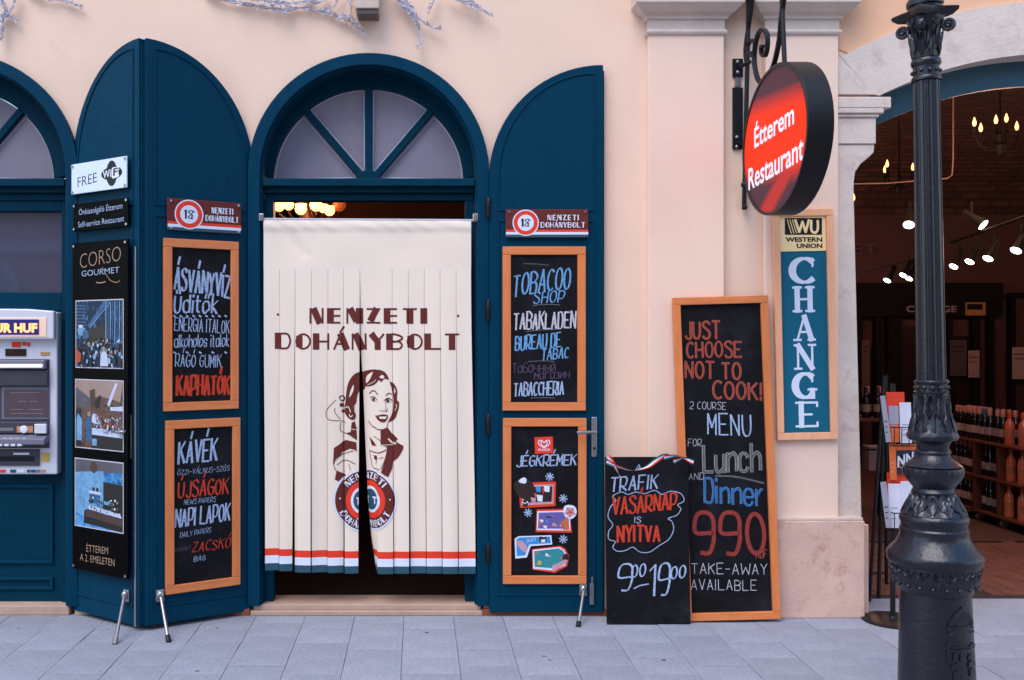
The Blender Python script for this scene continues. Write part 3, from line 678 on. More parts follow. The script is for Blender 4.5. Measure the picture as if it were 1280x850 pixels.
def cwarc(t, top):
    st, W = layout(t, DECO, 1.9); ps = []; fn = arcfn(top)
    for pts, hv, sm in st:
        q = [fn(p[0]/W*2-1, -p[1]*7.4/6) for p in pts]
        for i in range(len(q)-1): ps += strokepoly([q[i], q[i+1]], 2.1 if hv else 1.0, False)
    cprint(ps, m_white, 'lettering', .0062)
cwarc('NEMZETI', True); cwarc('DOHÁNYBOLT', False)
cprint([disc(EX-30.3, EY-2, 1.1, 8), disc(EX+30.3, EY-2, 1.1, 8)], m_white, 'dot', .0062)
cprint([[(459.5,620.5),(468,620.5),(468,622.5),(459.5,622.5)],[(462.8,622),(465,622),(465,630),(462.8,630)],[(447,620.5),(452,620.5),(452,622.5),(447,622.5)],[(448.8,622),(450.8,622),(450.8,630),(448.8,630)]], m_white, 'lettering', .0064)
# ---------------------------------------------------------------- framed boards
def board(M, name, label, cat, L_, T1, T2, R_, B1, B2, fr=10.5, yo=0., th=.022, group=None, m_f=m_wood, m_h=None, m_p=m_board, frm=True, both=None):
    """corner pixels: left x, top y at left/right, right x, bottom y at left/right"""
    pts = [U(M, L_, T1, yo), U(M, R_, T2, yo), U(M, R_, B2, yo), U(M, L_, B1, yo)]
    x0 = (pts[0][0]+pts[3][0])/2; x1 = (pts[1][0]+pts[2][0])/2; z1 = (pts[0][1]+pts[1][1])/2; z0 = (pts[2][1]+pts[3][1])/2
    if both: x0, x1, z0, z1 = both
    t = thing(name, label, cat, M @ Matrix.Translation((x0, yo, z0)), group); fw = fr/217.5*.97
    if frm:
        B(M).box(x0, x1, yo-th, yo-.0005, z1-fw, z1).out('frame_rail', m_h or m_woodh, t, bevel=.003)
        B(M).box(x0, x1, yo-th, yo-.0005, z0, z0+fw).out('frame_rail', m_h or m_woodh, t, bevel=.003)
        B(M).box(x0, x0+fw, yo-th, yo-.0005, z0+fw+.0006, z1-fw-.0006).out('frame_stile', m_f, t, bevel=.003)
        B(M).box(x1-fw, x1, yo-th, yo-.0005, z0+fw+.0006, z1-fw-.0006).out('frame_stile', m_f, t, bevel=.003)
        B(M).box(x0+fw*.8, x1-fw*.8, yo-.010, yo-.001, z0+fw*.8, z1-fw*.8).out('board_panel', m_p, t)
        return t, yo-.0106, (x0, x1, z0, z1)
    B(M).box(x0, x1, yo-th, yo-.0005, z0, z1).out('board_panel', m_p, t, bevel=.003)
    return t, yo-th-.0008, (x0, x1, z0, z1)
# board 1: drinks, on the left shutter
t, y, _ = board(M_SL, 'chalkboard', 'upper wood-framed chalkboard on the left shutter, listing ÁSVÁNYVÍZ and KAPHATÓK', 'chalkboard', 203.5, 297, 303.5, 297, 513.5, 511)
write(M_SL, y, 'ÁSVÁNYVÍZ', 218, 361, 288, 372, 27, m_chb, t, 1.25, slant=.16, jit=.06)
write(M_SL, y, 'Üditők', 218, 390, 272, 391, 22, m_chb, t, 1.2, slant=.12, jit=.08)
write(M_SL, y, 'ENERGIA ITALOK', 218, 413, 287, 417, 16, m_chb, t, .8, slant=.1)
write(M_SL, y, 'alkoholos italok', 218, 434, 286, 433, 15, m_chb, t, .9, slant=.08)
write(M_SL, y, 'RÁGÓ GUMIK', 219, 458, 277, 459, 15, m_chb, t, .8, slant=.1)
write(M_SL, y, 'KAPHATÓK', 221, 494, 287, 492, 23, m_chr, t, 1.7, slant=.08, jit=.05)
for k in range(9):
    for (yy, xo) in ((395.5, 217), (441, 217)):
        pstroke(M_SL, y, [(xo+k*8, yy-1), (xo+k*8+2.2, yy+.3)], 2.0, m_chb, t, sm=False) if k % 2 == 0 or yy < 400 else None
# board 2
t, y, _ = board(M_SL, 'chalkboard', 'lower wood-framed chalkboard on the left shutter, listing KÁVÉK and ÚJSÁGOK', 'chalkboard', 206, 526.5, 521, 299, 742.5, 730)
write(M_SL, y, 'KÁVÉK', 223, 579, 272, 575, 26, m_chb, t, 1.2, slant=.14)
write(M_SL, y, 'ÖZZI-VÁLNUS-SZÓS', 222, 594, 287, 588, 6, m_chb, t, .75, slant=.2, nib=None)
write(M_SL, y, 'ÚJSÁGOK', 223, 622, 286, 617, 19, m_chr, t, 1.15, slant=.12)
write(M_SL, y, 'NEWS PAPERS', 230, 631, 270, 627, 6, m_chb, t, .8, slant=.2, nib=None)
write(M_SL, y, 'NAPI LAPOK', 219, 659, 288, 650, 21, m_chb, t, 1.2, slant=.12)
write(M_SL, y, 'DAILY PAPERS', 225, 672, 264, 665, 6, m_chb, t, .8, slant=.2, nib=None)
write(M_SL, y, 'ZACSKÓ', 240, 690, 289, 684, 11.5, m_chr, t, .95, slant=.25, jit=.08)
write(M_SL, y, 'BEVÁSÁRLÓ', 217, 690, 238, 687, 4.5, m_chp, t, .9, slant=.2, nib=None)
write(M_SL, y, 'BAG', 242, 702, 257, 700, 6, m_chb, t, .9, slant=.2, nib=None)
# board 3 on the right shutter
t, y, _ = board(M_SR, 'chalkboard', 'upper wood-framed chalkboard on the right shutter, headed TOBACOO SHOP', 'chalkboard', 628, 308.5, 308.5, 731.5, 513, 513)
write(M_SR, y, 'TOBACOO', 643, 370, 713, 360, 26, m_chs, t, .95, slant=.18, jit=.07)
write(M_SR, y, 'SHOP', 667, 379, 706, 377, 14, m_chs, t, 1.1, slant=.2)
write(M_SR, y, 'TABAKLADEN', 643, 412, 720, 409, 20, m_chw, t, 1.2, slant=.1, jit=.07)
write(M_SR, y, 'BUREAU DE', 644, 438, 701, 433, 17, m_chs, t, 1.3, slant=.1)
write(M_SR, y, 'TABAC', 678, 450, 711, 447, 13, m_chs, t, 1.3, slant=.14)
write(M_SR, y, 'Табачный', 641, 466, 694, 464, 12, m_chp, t, .8, slant=.05)
write(M_SR, y, 'магазин', 668, 474, 712, 472, 11, m_chp, t, .9, slant=.1)
write(M_SR, y, 'TABACCHERIA', 643, 495, 704, 493, 16, m_chb, t, 1.3, slant=.1)
for p in ([(654,329.5),(670,330),(686,331.5)], [(666,382),(680,380.5),(700,381)], [(657,414.5),(675,412.5),(700,411.5)], [(660,452),(680,451),(693,452)], [(663,497.5),(680,497),(693,497.5)]): pstroke(M_SR, y, p, 1.0, m_chgd, t)
# board 4
t, y, _ = board(M_SR, 'chalkboard', 'lower wood-framed chalkboard on the right shutter, headed JÉGKRÉMEK with ice cream pictures', 'chalkboard', 628.5, 522.5, 522.5, 732.5, 729, 729)
write(M_SR, y, 'JÉGKRÉMEK', 646, 583, 721, 581, 13, m_chb, t, 1.35, slant=.16, jit=.05, gap=1.4)
for cx_, cy_ in ((687, 596), (704, 623), (660, 641), (704, 674)):
    bd = B(M_SR)
    for k in range(4): a = R(45*k+10); pstroke(M_SR, y, [(cx_-5*math.cos(a), cy_-5*math.sin(a)), (cx_+5*math.cos(a), cy_+5*math.sin(a))], 1.5, None, None, sm=False, bd=bd)
    bd.out('snowflake', m_chb, t, rec=False)
# printed ice cream cards and brand badge: flat print glued on the board
card_m = dict(red=m_red, wh=m_white, br=mat('chocolate_print', '2c1712', .5), pu=mat('violet_print', '6f5aa0', .5), bl=mat('blue_print', '2f8fd8', .5), gr=mat('turquoise_print', '2f8d96', .5), ye=mat('yellow_print', 'd8b860', .5), or_=mat('orange_print', 'c8693f', .5), pk=mat('pale_pink_print', 'c99aa0', .5))
def Z9(p): return [(635+x/4.59, 540+y/4.59) for x, y in p]
def PF(p, m, nm, k, sm=False): pflat(M_SR, y-.0006-.00025*k, Z9(p), m, t, nm, sm)
PF([(152,30),(257,26),(260,122),(155,126)], card_m['red'], 'brand_badge', 1)
bd = B(M_SR)
for s_ in (1, -1):
    for rad in (1.0, .55):
        hp = [(207, 90-18*(1-rad)), (207+s_*22*rad, 78), (207+s_*33*rad, 62), (207+s_*27*rad, 62-14*rad), (207+s_*12*rad, 62-12*rad), (207, 62+2*rad)]
        pstroke(M_SR, y-.0012, Z9(hp), 1.1, None, None, bd=bd)
bd.out('heart_logo', m_white, t, rec=False)
fonttext(M_SR, y-.0012, 'ALGIDA', *Z9([(170, 108)])[0], *Z9([(242, 108)])[0], 3.2, m_white, t, .01)
PF([(60,292),(275,284),(272,425),(70,436)], m_red, 'price_card', 1); PF([(75,305),(264,300),(260,412),(84,420)], card_m['pk'], 'card_picture', 2); PF([(90,315),(255,312),(250,400),(95,405)], card_m['br'], 'card_picture', 3)
PF([(34,300),(60,270),(95,262),(140,290),(150,330),(130,375),(90,385),(50,355)], card_m['br'], 'ice_cream_picture', 4, True); PF([(60,285),(85,262),(105,268),(100,295)], m_white, 'ice_cream_picture', 5, True); PF([(78,405),(98,388),(120,398),(118,420),(95,430)], card_m['br'], 'ice_cream_picture', 5, True)
for (a, b_, c, d, mm) in ((158,312,190,345,'bl'),(205,308,240,345,'wh'),(165,360,200,400,'wh'),(150,350,165,375,'or_'),(215,355,250,395,'br'),(196,320,206,360,'red'),(130,375,160,402,'pk'),(222,372,246,380,'pk')): PF([(a,b_),(c,b_+4),(c-3,d),(a+5,d-3)], card_m.get(mm, m_red) if mm != 'red' else m_red, 'card_picture', 5)
bd = B(M_SR); ribbon(bd, [U(M_SR, *Z9([p])[0], y-.0024) for p in ((80,420),(82,400),(97,412),(112,398),(118,418))], .004, y-.0024); bd.out('lettering', m_white, t, rec=False)
PF([(165,444),(350,440),(368,578),(158,574)], m_red, 'price_card', 1.5); PF([(168,455),(355,450),(358,565),(165,563)], m_white, 'card_picture', 2.5); PF([(176,463),(348,458),(350,555),(172,554)], card_m['pu'], 'card_picture', 3.5)
PF(Z := [(318+0,450),(325,425),(355,418),(385,430),(394,460),(380,490),(350,500),(325,480)], m_white, 'ice_cream_picture', 4.5, True); PF([(330,455),(352,432),(380,450),(372,480),(345,485)], card_m['pk'], 'ice_cream_picture', 5, True); PF([(300,520),(345,485),(352,560),(318,562)], card_m['or_'], 'ice_cream_picture', 5.5)
bd = B(M_SR)
for k in range(5): pstroke(M_SR, y-.0022, Z9([(356,460),(356+32*math.cos(R(72*k+20)),460+30*math.sin(R(72*k+20)))]), 1.1, None, None, sm=False, bd=bd)
bd.out('ice_cream_stripe', m_chr, t, rec=False)
rr = random.Random(5)
for k in range(11):
    a, b_ = rr.uniform(180, 300), rr.uniform(468, 540); PF([(a,b_),(a+rr.uniform(8,22),b_+3),(a+rr.uniform(5,20),b_+rr.uniform(8,22)),(a-3,b_+rr.uniform(5,18))], [card_m['pk'], m_white, card_m['br'], card_m['or_'], card_m['bl']][k % 5], 'card_picture', 4+.3*k)
PF([(38,612),(60,598),(248,592),(254,645),(130,655),(108,720),(42,726)], m_white, 'price_card', 1); PF([(48,618),(65,605),(240,600),(246,638),(122,645),(98,708),(50,712)], card_m['bl'], 'card_picture', 2); PF([(48,630),(80,625),(110,660),(100,690),(70,670)], card_m['pk'], 'ice_cream_picture', 3, True)
PF([(178,604),(190,598),(205,606),(218,600),(222,625),(200,640),(180,628)], card_m['br'], 'card_picture', 3); PF([(188,618),(215,615),(212,632),(192,635)], m_white, 'card_picture', 3.6)
write(M_SR, y-.002, 'Boci', *Z9([(108, 636)])[0], *Z9([(158, 622)])[0], 4.5, m_white, t, .9)
PF([(138,672),(300,652),(328,668),(352,712),(340,770),(270,808),(140,790)], m_red, 'price_card', 1.3); PF([(142,676),(296,660),(320,675),(342,712),(330,765),(265,795),(145,784)], m_white, 'card_picture', 2.3); PF([(150,684),(292,668),(314,680),(332,712),(320,755),(262,782),(154,774)], card_m['gr'], 'card_picture', 3.3)
for k in range(12):
    a, b_ = rr.uniform(160, 300), rr.uniform(685, 755); PF([(a,b_),(a+rr.uniform(8,20),b_+3),(a+rr.uniform(5,18),b_+rr.uniform(8,20)),(a-3,b_+rr.uniform(5,16))], [card_m['or_'], m_white, card_m['ye'], card_m['bl'], card_m['ye']][k % 5], 'card_picture', 4+.3*k)
PF([(315,710),(335,698),(350,715),(340,735),(318,735)], card_m['br'], 'ice_cream_picture', 8, True); PF([(250,770),(330,730),(345,740),(262,805)], card_m['pk'], 'ice_cream_picture', 8.4)
# ---------------------------------------------------------------- shop plates with the 18 roundel
def plate(M, label, L_, T1, T2, R_, B1, B2):
    t, y, (x0, x1, z0, z1) = board(M, 'shop_plate', label, 'sign', L_, T1, T2, R_, B1, B2, frm=False, th=.012, yo=-.008, m_p=m_maroon)
    h = z1-z0; cx = x0+h*.52*1.0+.03; cz = z0+h*.52
    b = B(M); b.flat([(x0+.001, z0+.001), (x1-.001, z0+.001), (x1-.001, z0+h*.1), (x0+.001, z0+h*.1)], y); b.out('teal_stripe', m_tealp, t, rec=False)
    b = B(M); b.flat([(x0+.001, z0+h*.1), (x1-.001, z0+h*.1), (x1-.001, z0+h*.19), (x0+.001, z0+h*.19)], y); b.out('white_stripe', m_white, t, rec=False)
    b = B(M); b.flat([(x0+.001, z0+h*.19), (x1-.001, z0+h*.19), (x1-.001, z0+h*.28), (x0+.001, z0+h*.28)], y); b.out('red_stripe', m_red, t, rec=False)
    for r, m_, o, nm in ((.47, m_white, .0006, 'roundel_rim'), (.43, m_red, .001, 'roundel_ring'), (.29, m_white, .0014, 'roundel_face')):
        b = B(M); b.flat([(cx+h*r*math.cos(2*math.pi*k/28), cz+h*r*math.sin(2*math.pi*k/28)) for k in range(28)], y-o); b.out(nm, m_, t, rec=False)
    def wr(s, xa, xb, zb, cap, wd, heavy, m_, gap=1.4):
        st, W = layout(s, DECO, gap); b = B(M)
        for pts, hv, sm in st: ribbon(b, [(xa+p[0]/W*(xb-xa), zb+p[1]/6*cap) for p in pts], heavy if hv else wd, y-.002, None, not sm)
        b.out('lettering', m_, t, rec=False)
    wr('18', cx-h*.16, cx+h*.17, cz-h*.12, h*.25, .0045, .010, m_black)
    w_ = x1-x0; tx0 = cx+h*.55
    wr('NEMZETI', tx0+w_*.08, x1-w_*.12, z0+h*.62, h*.17, .0034, .0068, m_white, 2.4)
    wr('DOHÁNYBOLT', tx0, x1-w_*.045, z0+h*.36, h*.17, .0034, .0064, m_white, 2.0)
    for a in (x0+.018, x1-.018):
        for c in (z0+.012, z1-.014):
            b = B(M); b.lathe([(.0065, -.002), (.0065, .004), (.003, .006), (.0002, .0062)], (a, y-.007 if False else y-.004, c), 10, 'Y'); b.out('screw', m_steel, t, smooth=True)
    return t
plate(M_SL, 'maroon NEMZETI DOHÁNYBOLT plate above the drinks chalkboard on the left shutter', 208.5, 247, 255, 300.5, 286.5, 293.5)
plate(M_SR, 'maroon NEMZETI DOHÁNYBOLT plate above the TOBACOO SHOP chalkboard', 632, 262, 262, 735, 297, 297)
# ---------------------------------------------------------------- restaurant signs on the teller's shutter
M = M_SM
def studs(M, t, y, x0, x1, z0, z1, e=.02):
    for a in (x0+e, x1-e):
        for c in (z0+e, z1-e):
            b = B(M); b.lathe([(.007, 0), (.0075, .004), (.004, .007), (.0003, .0075)], (a, y-.006, c), 10, 'Y'); b.out('stud', m_steel, t, smooth=True)
t, y, bb = board(M, 'wifi_sign', 'white FREE WiFi sign at the top of the signs on the far left shutter', 'sign', 91, 207, 194, 160, 246, 232, frm=False, th=.01, yo=-.022, m_p=mat('white_acrylic', 'c9d3ea', .25, var=.01, coat=.3))
fonttext(M, y, 'FREE', 97, 234, 121, 227.5, 13, m_black, t, -.012)
bd = B(M); cx_, cy_ = U(M, 139.5, 216.5, y)
bd.flat([(cx_+.088*math.cos(a)*(1 if abs(math.cos(a)) < .1 else 1), cy_+.036*math.sin(a)) for a in [2*math.pi*k/30 for k in range(30)]], y-.0004); bd.flat([(cx_+.045*math.cos(a), cy_+.07*math.sin(a)) for a in [2*math.pi*k/30 for k in range(30)]], y-.0008); bd.out('wifi_logo', m_black, t, rec=False)
bd = B(M); bd.flat([(cx_+x*.001, cy_+z*.001) for x, z in smc([(4, -26), (4, 26), (40, 30), (68, 26), (70, -2), (60, -24), (36, -28)])], y-.0014); bd.out('wifi_logo_field', m_white, t, rec=False)
fonttext(M, y-.0016, 'Wi', 128.5, 223, 138.5, 220.5, 9.5, m_white, t, .018); fonttext(M, y-.0022, 'Fi', 141.5, 219.8, 150, 217.5, 9.5, m_black, t, .018)
studs(M, t, y, *bb, e=.013)
t, y, bb = board(M, 'restaurant_plate', 'black plate reading Önkiszolgáló Étterem Self-service Restaurant under the WiFi sign', 'sign', 93.5, 257, 246, 162, 290, 282.5, frm=False, th=.01, yo=-.02, m_p=m_blackp)
fonttext(M, y, 'Önkiszolgáló Étterem', 98.5, 269, 153, 260.5, 7.6, m_chb, t, .0); fonttext(M, y, 'Self-service Restaurant', 97.5, 284.5, 155, 276.5, 7.6, m_chb, t, .0)
studs(M, t, y, *bb, e=.012)
t, y, bb = board(M, 'restaurant_poster', 'tall glossy black CORSO GOURMET panel with three photographs on the far left shutter', 'sign', 93, 306, 297, 162.5, 711, 722.5, frm=False, th=.014, yo=-.024, m_p=m_blackp)
studs(M, t, y, *bb, e=.018)
fonttext(M, y, 'CORSO', 100, 336, 151, 326, 20, m_gold, t, -.022); fonttext(M, y, 'GOURMET', 102, 345.8, 149, 340.8, 7.8, m_chb, t, -.004)
pstroke(M, y, [(128, 334), (134, 345), (139, 351), (146, 353), (150, 350)], .8, m_gold, t); pstroke(M, y, [(120, 353), (126, 353.5), (132, 352)], 1.2, m_gold, t)
fonttext(M, y, 'ÉTTEREM', 108, 689.5, 135, 693, 9.5, m_gold, t, -.01); fonttext(M, y, 'A 2. EMELETEN', 100, 700.5, 143, 708, 9.5, m_gold, t, -.01)
def photo(T1, T2, B1, B2, base, shapes, L_=94.5, R_=154.5):
    b = B(M); q = [U(M, L_, T1, y), U(M, R_, T2, y), U(M, R_, B2, y), U(M, L_, B1, y)]; x0 = q[0][0]; x1 = q[1][0]; z1 = (q[0][1]+q[1][1])/2; z0 = (q[2][1]+q[3][1])/2
    b.flat([(x0, z0), (x1, z0), (x1, z1), (x0, z1)], y-.0003); b.out('photo_border', m_putty, t, rec=False)
    e = .006; x0 += e; x1 -= e; z0 += e; z1 -= e
    b = B(M); b.flat([(x0, z0), (x1, z0), (x1, z1), (x0, z1)], y-.0007); b.out('photo_print', base, t, rec=False)
    groups_ = {}
    for k, (mm, pts) in enumerate(shapes):
        pts = [(min(max(px_, 0), 1), min(max(pz, 0), 1)) for px_, pz in pts]
        groups_.setdefault(mm.name, (mm, B(M)))[1].flat([(x0+(x1-x0)*a, z0+(z1-z0)*c) for a, c in pts], y-.0009-.00004*k)
    for mm, b in groups_.values(): b.out('photo_print', mm, t, rec=False)['kind'] = 'stuff'
def photomat(name, stops, sc, st=(1, 1, 1)):
    """printed photograph: fine irregular patches of a palette"""
    m = bpy.data.materials.new(name); m.use_nodes = True; n = m.node_tree.nodes; L = m.node_tree.links; n['Principled BSDF'].inputs['Roughness'].default_value = .35; n['Principled BSDF'].inputs['Specular IOR Level'].default_value = .2
    tc = n.new('ShaderNodeTexCoord'); mp = n.new('ShaderNodeMapping'); mp.inputs['Scale'].default_value = st; L.new(tc.outputs['Object'], mp.inputs[0])
    nz = n.new('ShaderNodeTexNoise'); nz.inputs['Scale'].default_value = sc*1.2; nz.inputs['Detail'].default_value = 7; nz.inputs['Roughness'].default_value = .8; L.new(mp.outputs[0], nz.inputs['Vector'])
    rp = n.new('ShaderNodeValToRGB'); L.new(nz.outputs['Fac'], rp.inputs[0]); e = rp.color_ramp.elements
    for k, c in enumerate(stops):
        p = .3+.4*k/(len(stops)-1); el_ = e[k] if k < 2 else e.new(p); el_.position = p; el_.color = (*lin(c), 1)
    L.new(rp.outputs[0], n['Principled BSDF'].inputs['Base Color']); return m
c_nb = mat('photo_navy', '0b1a30', .4); c_bl = mat('photo_blue', '2a5f90', .4, var=.3, vs=40); c_lb = mat('photo_light_blue', '6fa6d2', .4, var=.25, vs=30); c_dk = mat('photo_dark', '0d0b10', .4); c_br = mat('photo_brown', '4a342e', .4, var=.2, vs=14); c_tan = mat('photo_tan', '9a8078', .4); c_pl = mat('photo_pale', 'b8c4dc', .4, var=.1); c_or = mat('photo_orange', 'b5432c', .4); c_gy = mat('photo_grey', '57545f', .4, var=.2, vs=14)
q = random.Random(2)
def blob(x, z, r, a=1.4, n=7): return [(x+r*math.cos(2*math.pi*k/n+.3)*q.uniform(.75, 1.15), z+r*.72*a*math.sin(2*math.pi*k/n+.3)*q.uniform(.75, 1.15)) for k in range(n)]
S = []
for k in range(7): S.append((c_bl, [(0, .95-.05*k), (.22, .95-.05*k-.01), (.22, .93-.05*k-.01), (0, .93-.05*k)]))
S += [(c_bl, [(.25, .62), (.42, .8), (.6, 1), (.72, 1), (.5, .78), (.32, .58)]), (c_dk, [(.3, .55), (.7, .7), (.72, .35), (.2, .35)])]
for k in range(8): a = .64+.047*k; S.append((c_bl if k % 2 else c_lb, [(a, .35), (a+.016, .35), (a+.02, .98), (a+.004, .98)]))
for k in range(5): S.append((c_bl, [(.62, .42+.11*k), (1, .45+.12*k), (1, .457+.12*k), (.62, .428+.11*k)]))
for k in range(11): a = .34+.035*k; S.append((c_lb, [(a, .62+.03*k), (a+.05, .66+.03*k), (a+.045, .672+.03*k), (a-.006, .63+.03*k)]))
S += [(c_lb, blob(.12, .55, .09)), (c_pl, blob(.1, .62, .06, .6)), (c_bl, blob(.22, .5, .08))]
for k in range(150):
    z_ = q.uniform(.02, .42); S.append(([c_pl, c_dk, c_lb, c_nb, c_dk, c_br, c_tan, c_dk][k % 8], blob(q.uniform(.08, .99), z_, q.uniform(.010, .038)*(1.2-z_), q.uniform(.8, 2.4), 6)))
S += [(c_or, [(.02, .05), (.12, .08), (.14, .2), (.06, .26), (.02, .3)]), (c_pl, [(.55, .02), (.72, .02), (.7, .2), (.62, .26), (.56, .2)]), (c_tan, blob(.62, .28, .045))]
photo(375.5, 373.5, 460, 461, photomat('photo_hall', ('05080f', '0a1626', '12304e', '05080f', '2b6596', '8fb4d8'), 26, (1, 1, .45)), S)
S = [(c_tan, [(0, 1), (1, 1), (.95, .7), (.5, .78), (.3, .7), (0, .85)]), (c_gy, [(0, .9), (.35, .72), (.3, .6), (0, .62)]), (c_br, [(.3, .85), (.42, .88), (.44, .62), (.34, .6)]), (c_pl, [(.84, .97), (.9, .97), (.72, .62), (.68, .66)]), (c_dk, [(.42, .7), (.55, .8), (.52, .6), (.42, .58)]), (c_pl, [(.74, .62), (1, .64), (1, .57), (.74, .57)]),
     (c_pl, [(.35, .3), (1, .28), (1, .18), (.35, .2)]), (c_dk, [(.35, .2), (1, .18), (1, 0), (.35, 0)]), (c_dk, [(0, 0), (.12, 0), (.12, .5), (0, .55)])]
S += [(c_lb, [(.02, .1), (.13, .1), (.14, .42), (.05, .5), (.02, .42)]), (c_dk, blob(.09, .54, .05)), (c_bl, [(.22, .1), (.35, .1), (.36, .4), (.28, .48), (.22, .4)]), (c_tan, blob(.29, .5, .045)), (c_pl, blob(.42, .44, .08, 1.6)), (c_lb, [(.36, .04), (.46, .04), (.46, .14), (.36, .14)])]
for k in range(90): S.append(([c_pl, c_or, c_tan, c_dk, c_lb, c_pl][k % 6], blob(q.uniform(.42, .98), q.uniform(.24, .48), q.uniform(.008, .026))))
photo(474.5, 474.5, 559, 565.5, photomat('photo_buffet', ('0a0809', '241a1a', '4a3430', '6e5650', '2a1c1a', 'a08a84'), 18), S, 94)
S = [(c_gy, [(0, 1), (1, 1), (1, .86), (0, .8)]), (c_lb, [(0, .8), (.6, .86), (.62, .45), (.35, .3), (0, .35)]), (c_lb, [(0, .35), (.35, .3), (.3, .1), (0, .2)]), (c_br, blob(.4, .9, .09, 1.6)), (c_dk, [(.6, .7), (1, .68), (1, .2), (.6, .25)]), (c_dk, [(.2, .25), (1, .2), (1, 0), (.18, .05)]), (c_pl, [(.3, .33), (.95, .26), (.98, .2), (.28, .27)]), (c_br, [(.25, .27), (1, .18), (1, .08), (.22, .16)]), (c_dk, [(.37, .6), (.42, .6), (.42, .5), (.37, .5)]), (c_dk, [(.45, .6), (.5, .6), (.5, .5), (.45, .5)]), (c_pl, [(.3, .55), (.55, .54), (.55, .5), (.3, .51)]), (c_bl, [(.3, .5), (.54, .49), (.52, .36), (.32, .37)]), (c_lb, [(.62, .42), (.8, .4), (.8, .36), (.62, .37)])]
for k in range(50): S.append(([c_pl, c_dk, c_tan, c_dk][k % 4], blob(q.uniform(.28, .95), q.uniform(.26, .46), q.uniform(.008, .022))))
photo(572.5, 577.5, 656, 668.5, photomat('photo_counter', ('0b0d14', '1d3c5c', '3a78ac', '5ea0d4', '17202c'), 8), S, 93.5)
# ---------------------------------------------------------------- automatic teller
MA = frame(0, 0, 0); t = thing('cash_machine', 'grey cash machine with a lit EUR HUF sign set into the far left doorway', 'cash machine', frame(sx(10), .07, sz(593)))
m_ag = mat('light_grey_plastic', 'cdcdd8', .35, var=.02, coat=.2); m_dg = mat('dark_grey_plastic', '3a3a46', .4, var=.05); m_mg = mat('mid_grey_plastic', '6e6c7c', .4, var=.05)
ax0, ax1 = sx(-58), sx(71.5)
B().prism([(ax0, sz(593)), (ax1, sz(593)), (ax1, sz(390)), (sx(40), sz(387)), (ax0, sz(386))], -.0, .12).out('housing', m_ag, t, bevel=.008)
B().prism([(ax0, sz(424)), (sx(71), sz(424)), (sx(71), sz(389)), (sx(40), sz(386.5)), (ax0, sz(385.5))], -.045, -.0005).out('canopy', m_ag, t, bevel=.008)
b = B(); b.box(sx(-56), sx(62), -.049, -.0455, sz(421), sz(397)); b.out('sign_surround', mat('lit_cream_plastic', 'd8b8a4', .4, emit=.2), t, bevel=.002)
b = B(); b.box(sx(-52), sx(53), -.052, -.0495, sz(418.5), sz(399.5)); b.out('lit_sign', mat('lit_navy_sign', '1c2060', .3, emit=.3), t)
m_lo = mat('lit_orange_letters', 'ff9a62', .5, emit=.9)
fonttext(MA, -.0528, 'EUR HUF', -14, 415, 46.5, 415, 11, m_lo, t, .05)
# screen recess and desk
b = B(); b.box(sx(-50), sx(62), -.006, -.0005, sz(560), sz(449)); b.out('recess_panel', m_dg, t)
b = B(); b.box(sx(-50), sx(60), -.05, -.0065, sz(461), sz(450)); b.out('hood', m_mg, t, bevel=.006)
b = B(); b.box(sx(-46), sx(57), -.054, -.0505, sz(458.5), sz(455)); b.out('hood_light', mat('lamp_white', 'f4f2ff', .4, emit=1.1), t)
b = B(); b.box(sx(-50), sx(62), -.03, -.0065, sz(482), sz(462)); b.out('camera_bar', m_dg, t, bevel=.006)
b = B(); b.box(sx(3), sx(62), -.01, -.0065, sz(524), sz(483)); b.out('screen_frame', m_mg, t, bevel=.002)
b = B(); b.box(sx(6), sx(61), -.013, -.0105, sz(521), sz(487)); b.out('screen', mat('teller_screen', '4a3f48', .2, var=.15, vs=12, emit=.12, coat=.5), t)
b = B(); [b.flat([(sx(x0_), sz(yy_)), (sx(x1_), sz(yy_)), (sx(x1_), sz(yy_-.9)), (sx(x0_), sz(yy_-.9))], -.0138) for x0_, x1_, yy_ in ((14, 50, 491), (24, 34, 502), (38, 48, 502), (14, 30, 512), (36, 54, 512), (14, 54, 517))]
o = b.out('screen_lines', mat('dim_screen_lines', '8a6a68', .5), t, rec=False); o['kind'] = 'stuff'
b = B(); b.prism([(0, 0), (.075, -.03), (.075, -.06), (0, -.05)], sx(-50), sx(62))
b.v = [(y_, -x_ - .004, sz(541)+z_) for x_, y_, z_ in b.v]; b.out('desk', m_mg, t, bevel=.003)
b = B(); b.box(sx(-50), sx(62), -.03, -.0065, sz(541), sz(527)); b.out('slot_panel', m_dg, t, bevel=.003)
b = B(); b.box(sx(24), sx(44), -.033, -.0305, sz(540), sz(532)); b.out('card_slot_label', mat('orange_label', 'c98a5a', .5), t)
b = B(); b.lathe([(.022, 0), (.022, -.004), (.015, -.006)], (sx(33), -.034, sz(536)), 18, 'Y'); b.out('card_logo', m_white, t)
b = B(); b.box(sx(47), sx(62), -.05, -.0305, sz(541), sz(529)); b.out('card_reader', m_ag, t, bevel=.004)
b = B(); b.box(sx(-5), sx(20), -.033, -.0305, sz(538), sz(534)); b.out('receipt_slot', m_steel, t)
for i in range(4):
    for j in range(3):
        b = B(); x_ = sx(9+8*i-2*j); b.box(x_, x_+.026, -.066-.01*j, -.045, sz(548.6+3.6*j), sz(546+3.6*j)); b.out('key', m_ag, t, bevel=.002)
b = B(); b.box(sx(48), sx(60), -.075, -.05, sz(551.5), sz(548)); b.out('key', mat('blue_key', '3f62c8', .4), t, bevel=.002)
b = B(); b.box(sx(-50), sx(50), -.012, -.0005, sz(582), sz(561.5)); b.out('cash_tray', m_dg, t, bevel=.004)
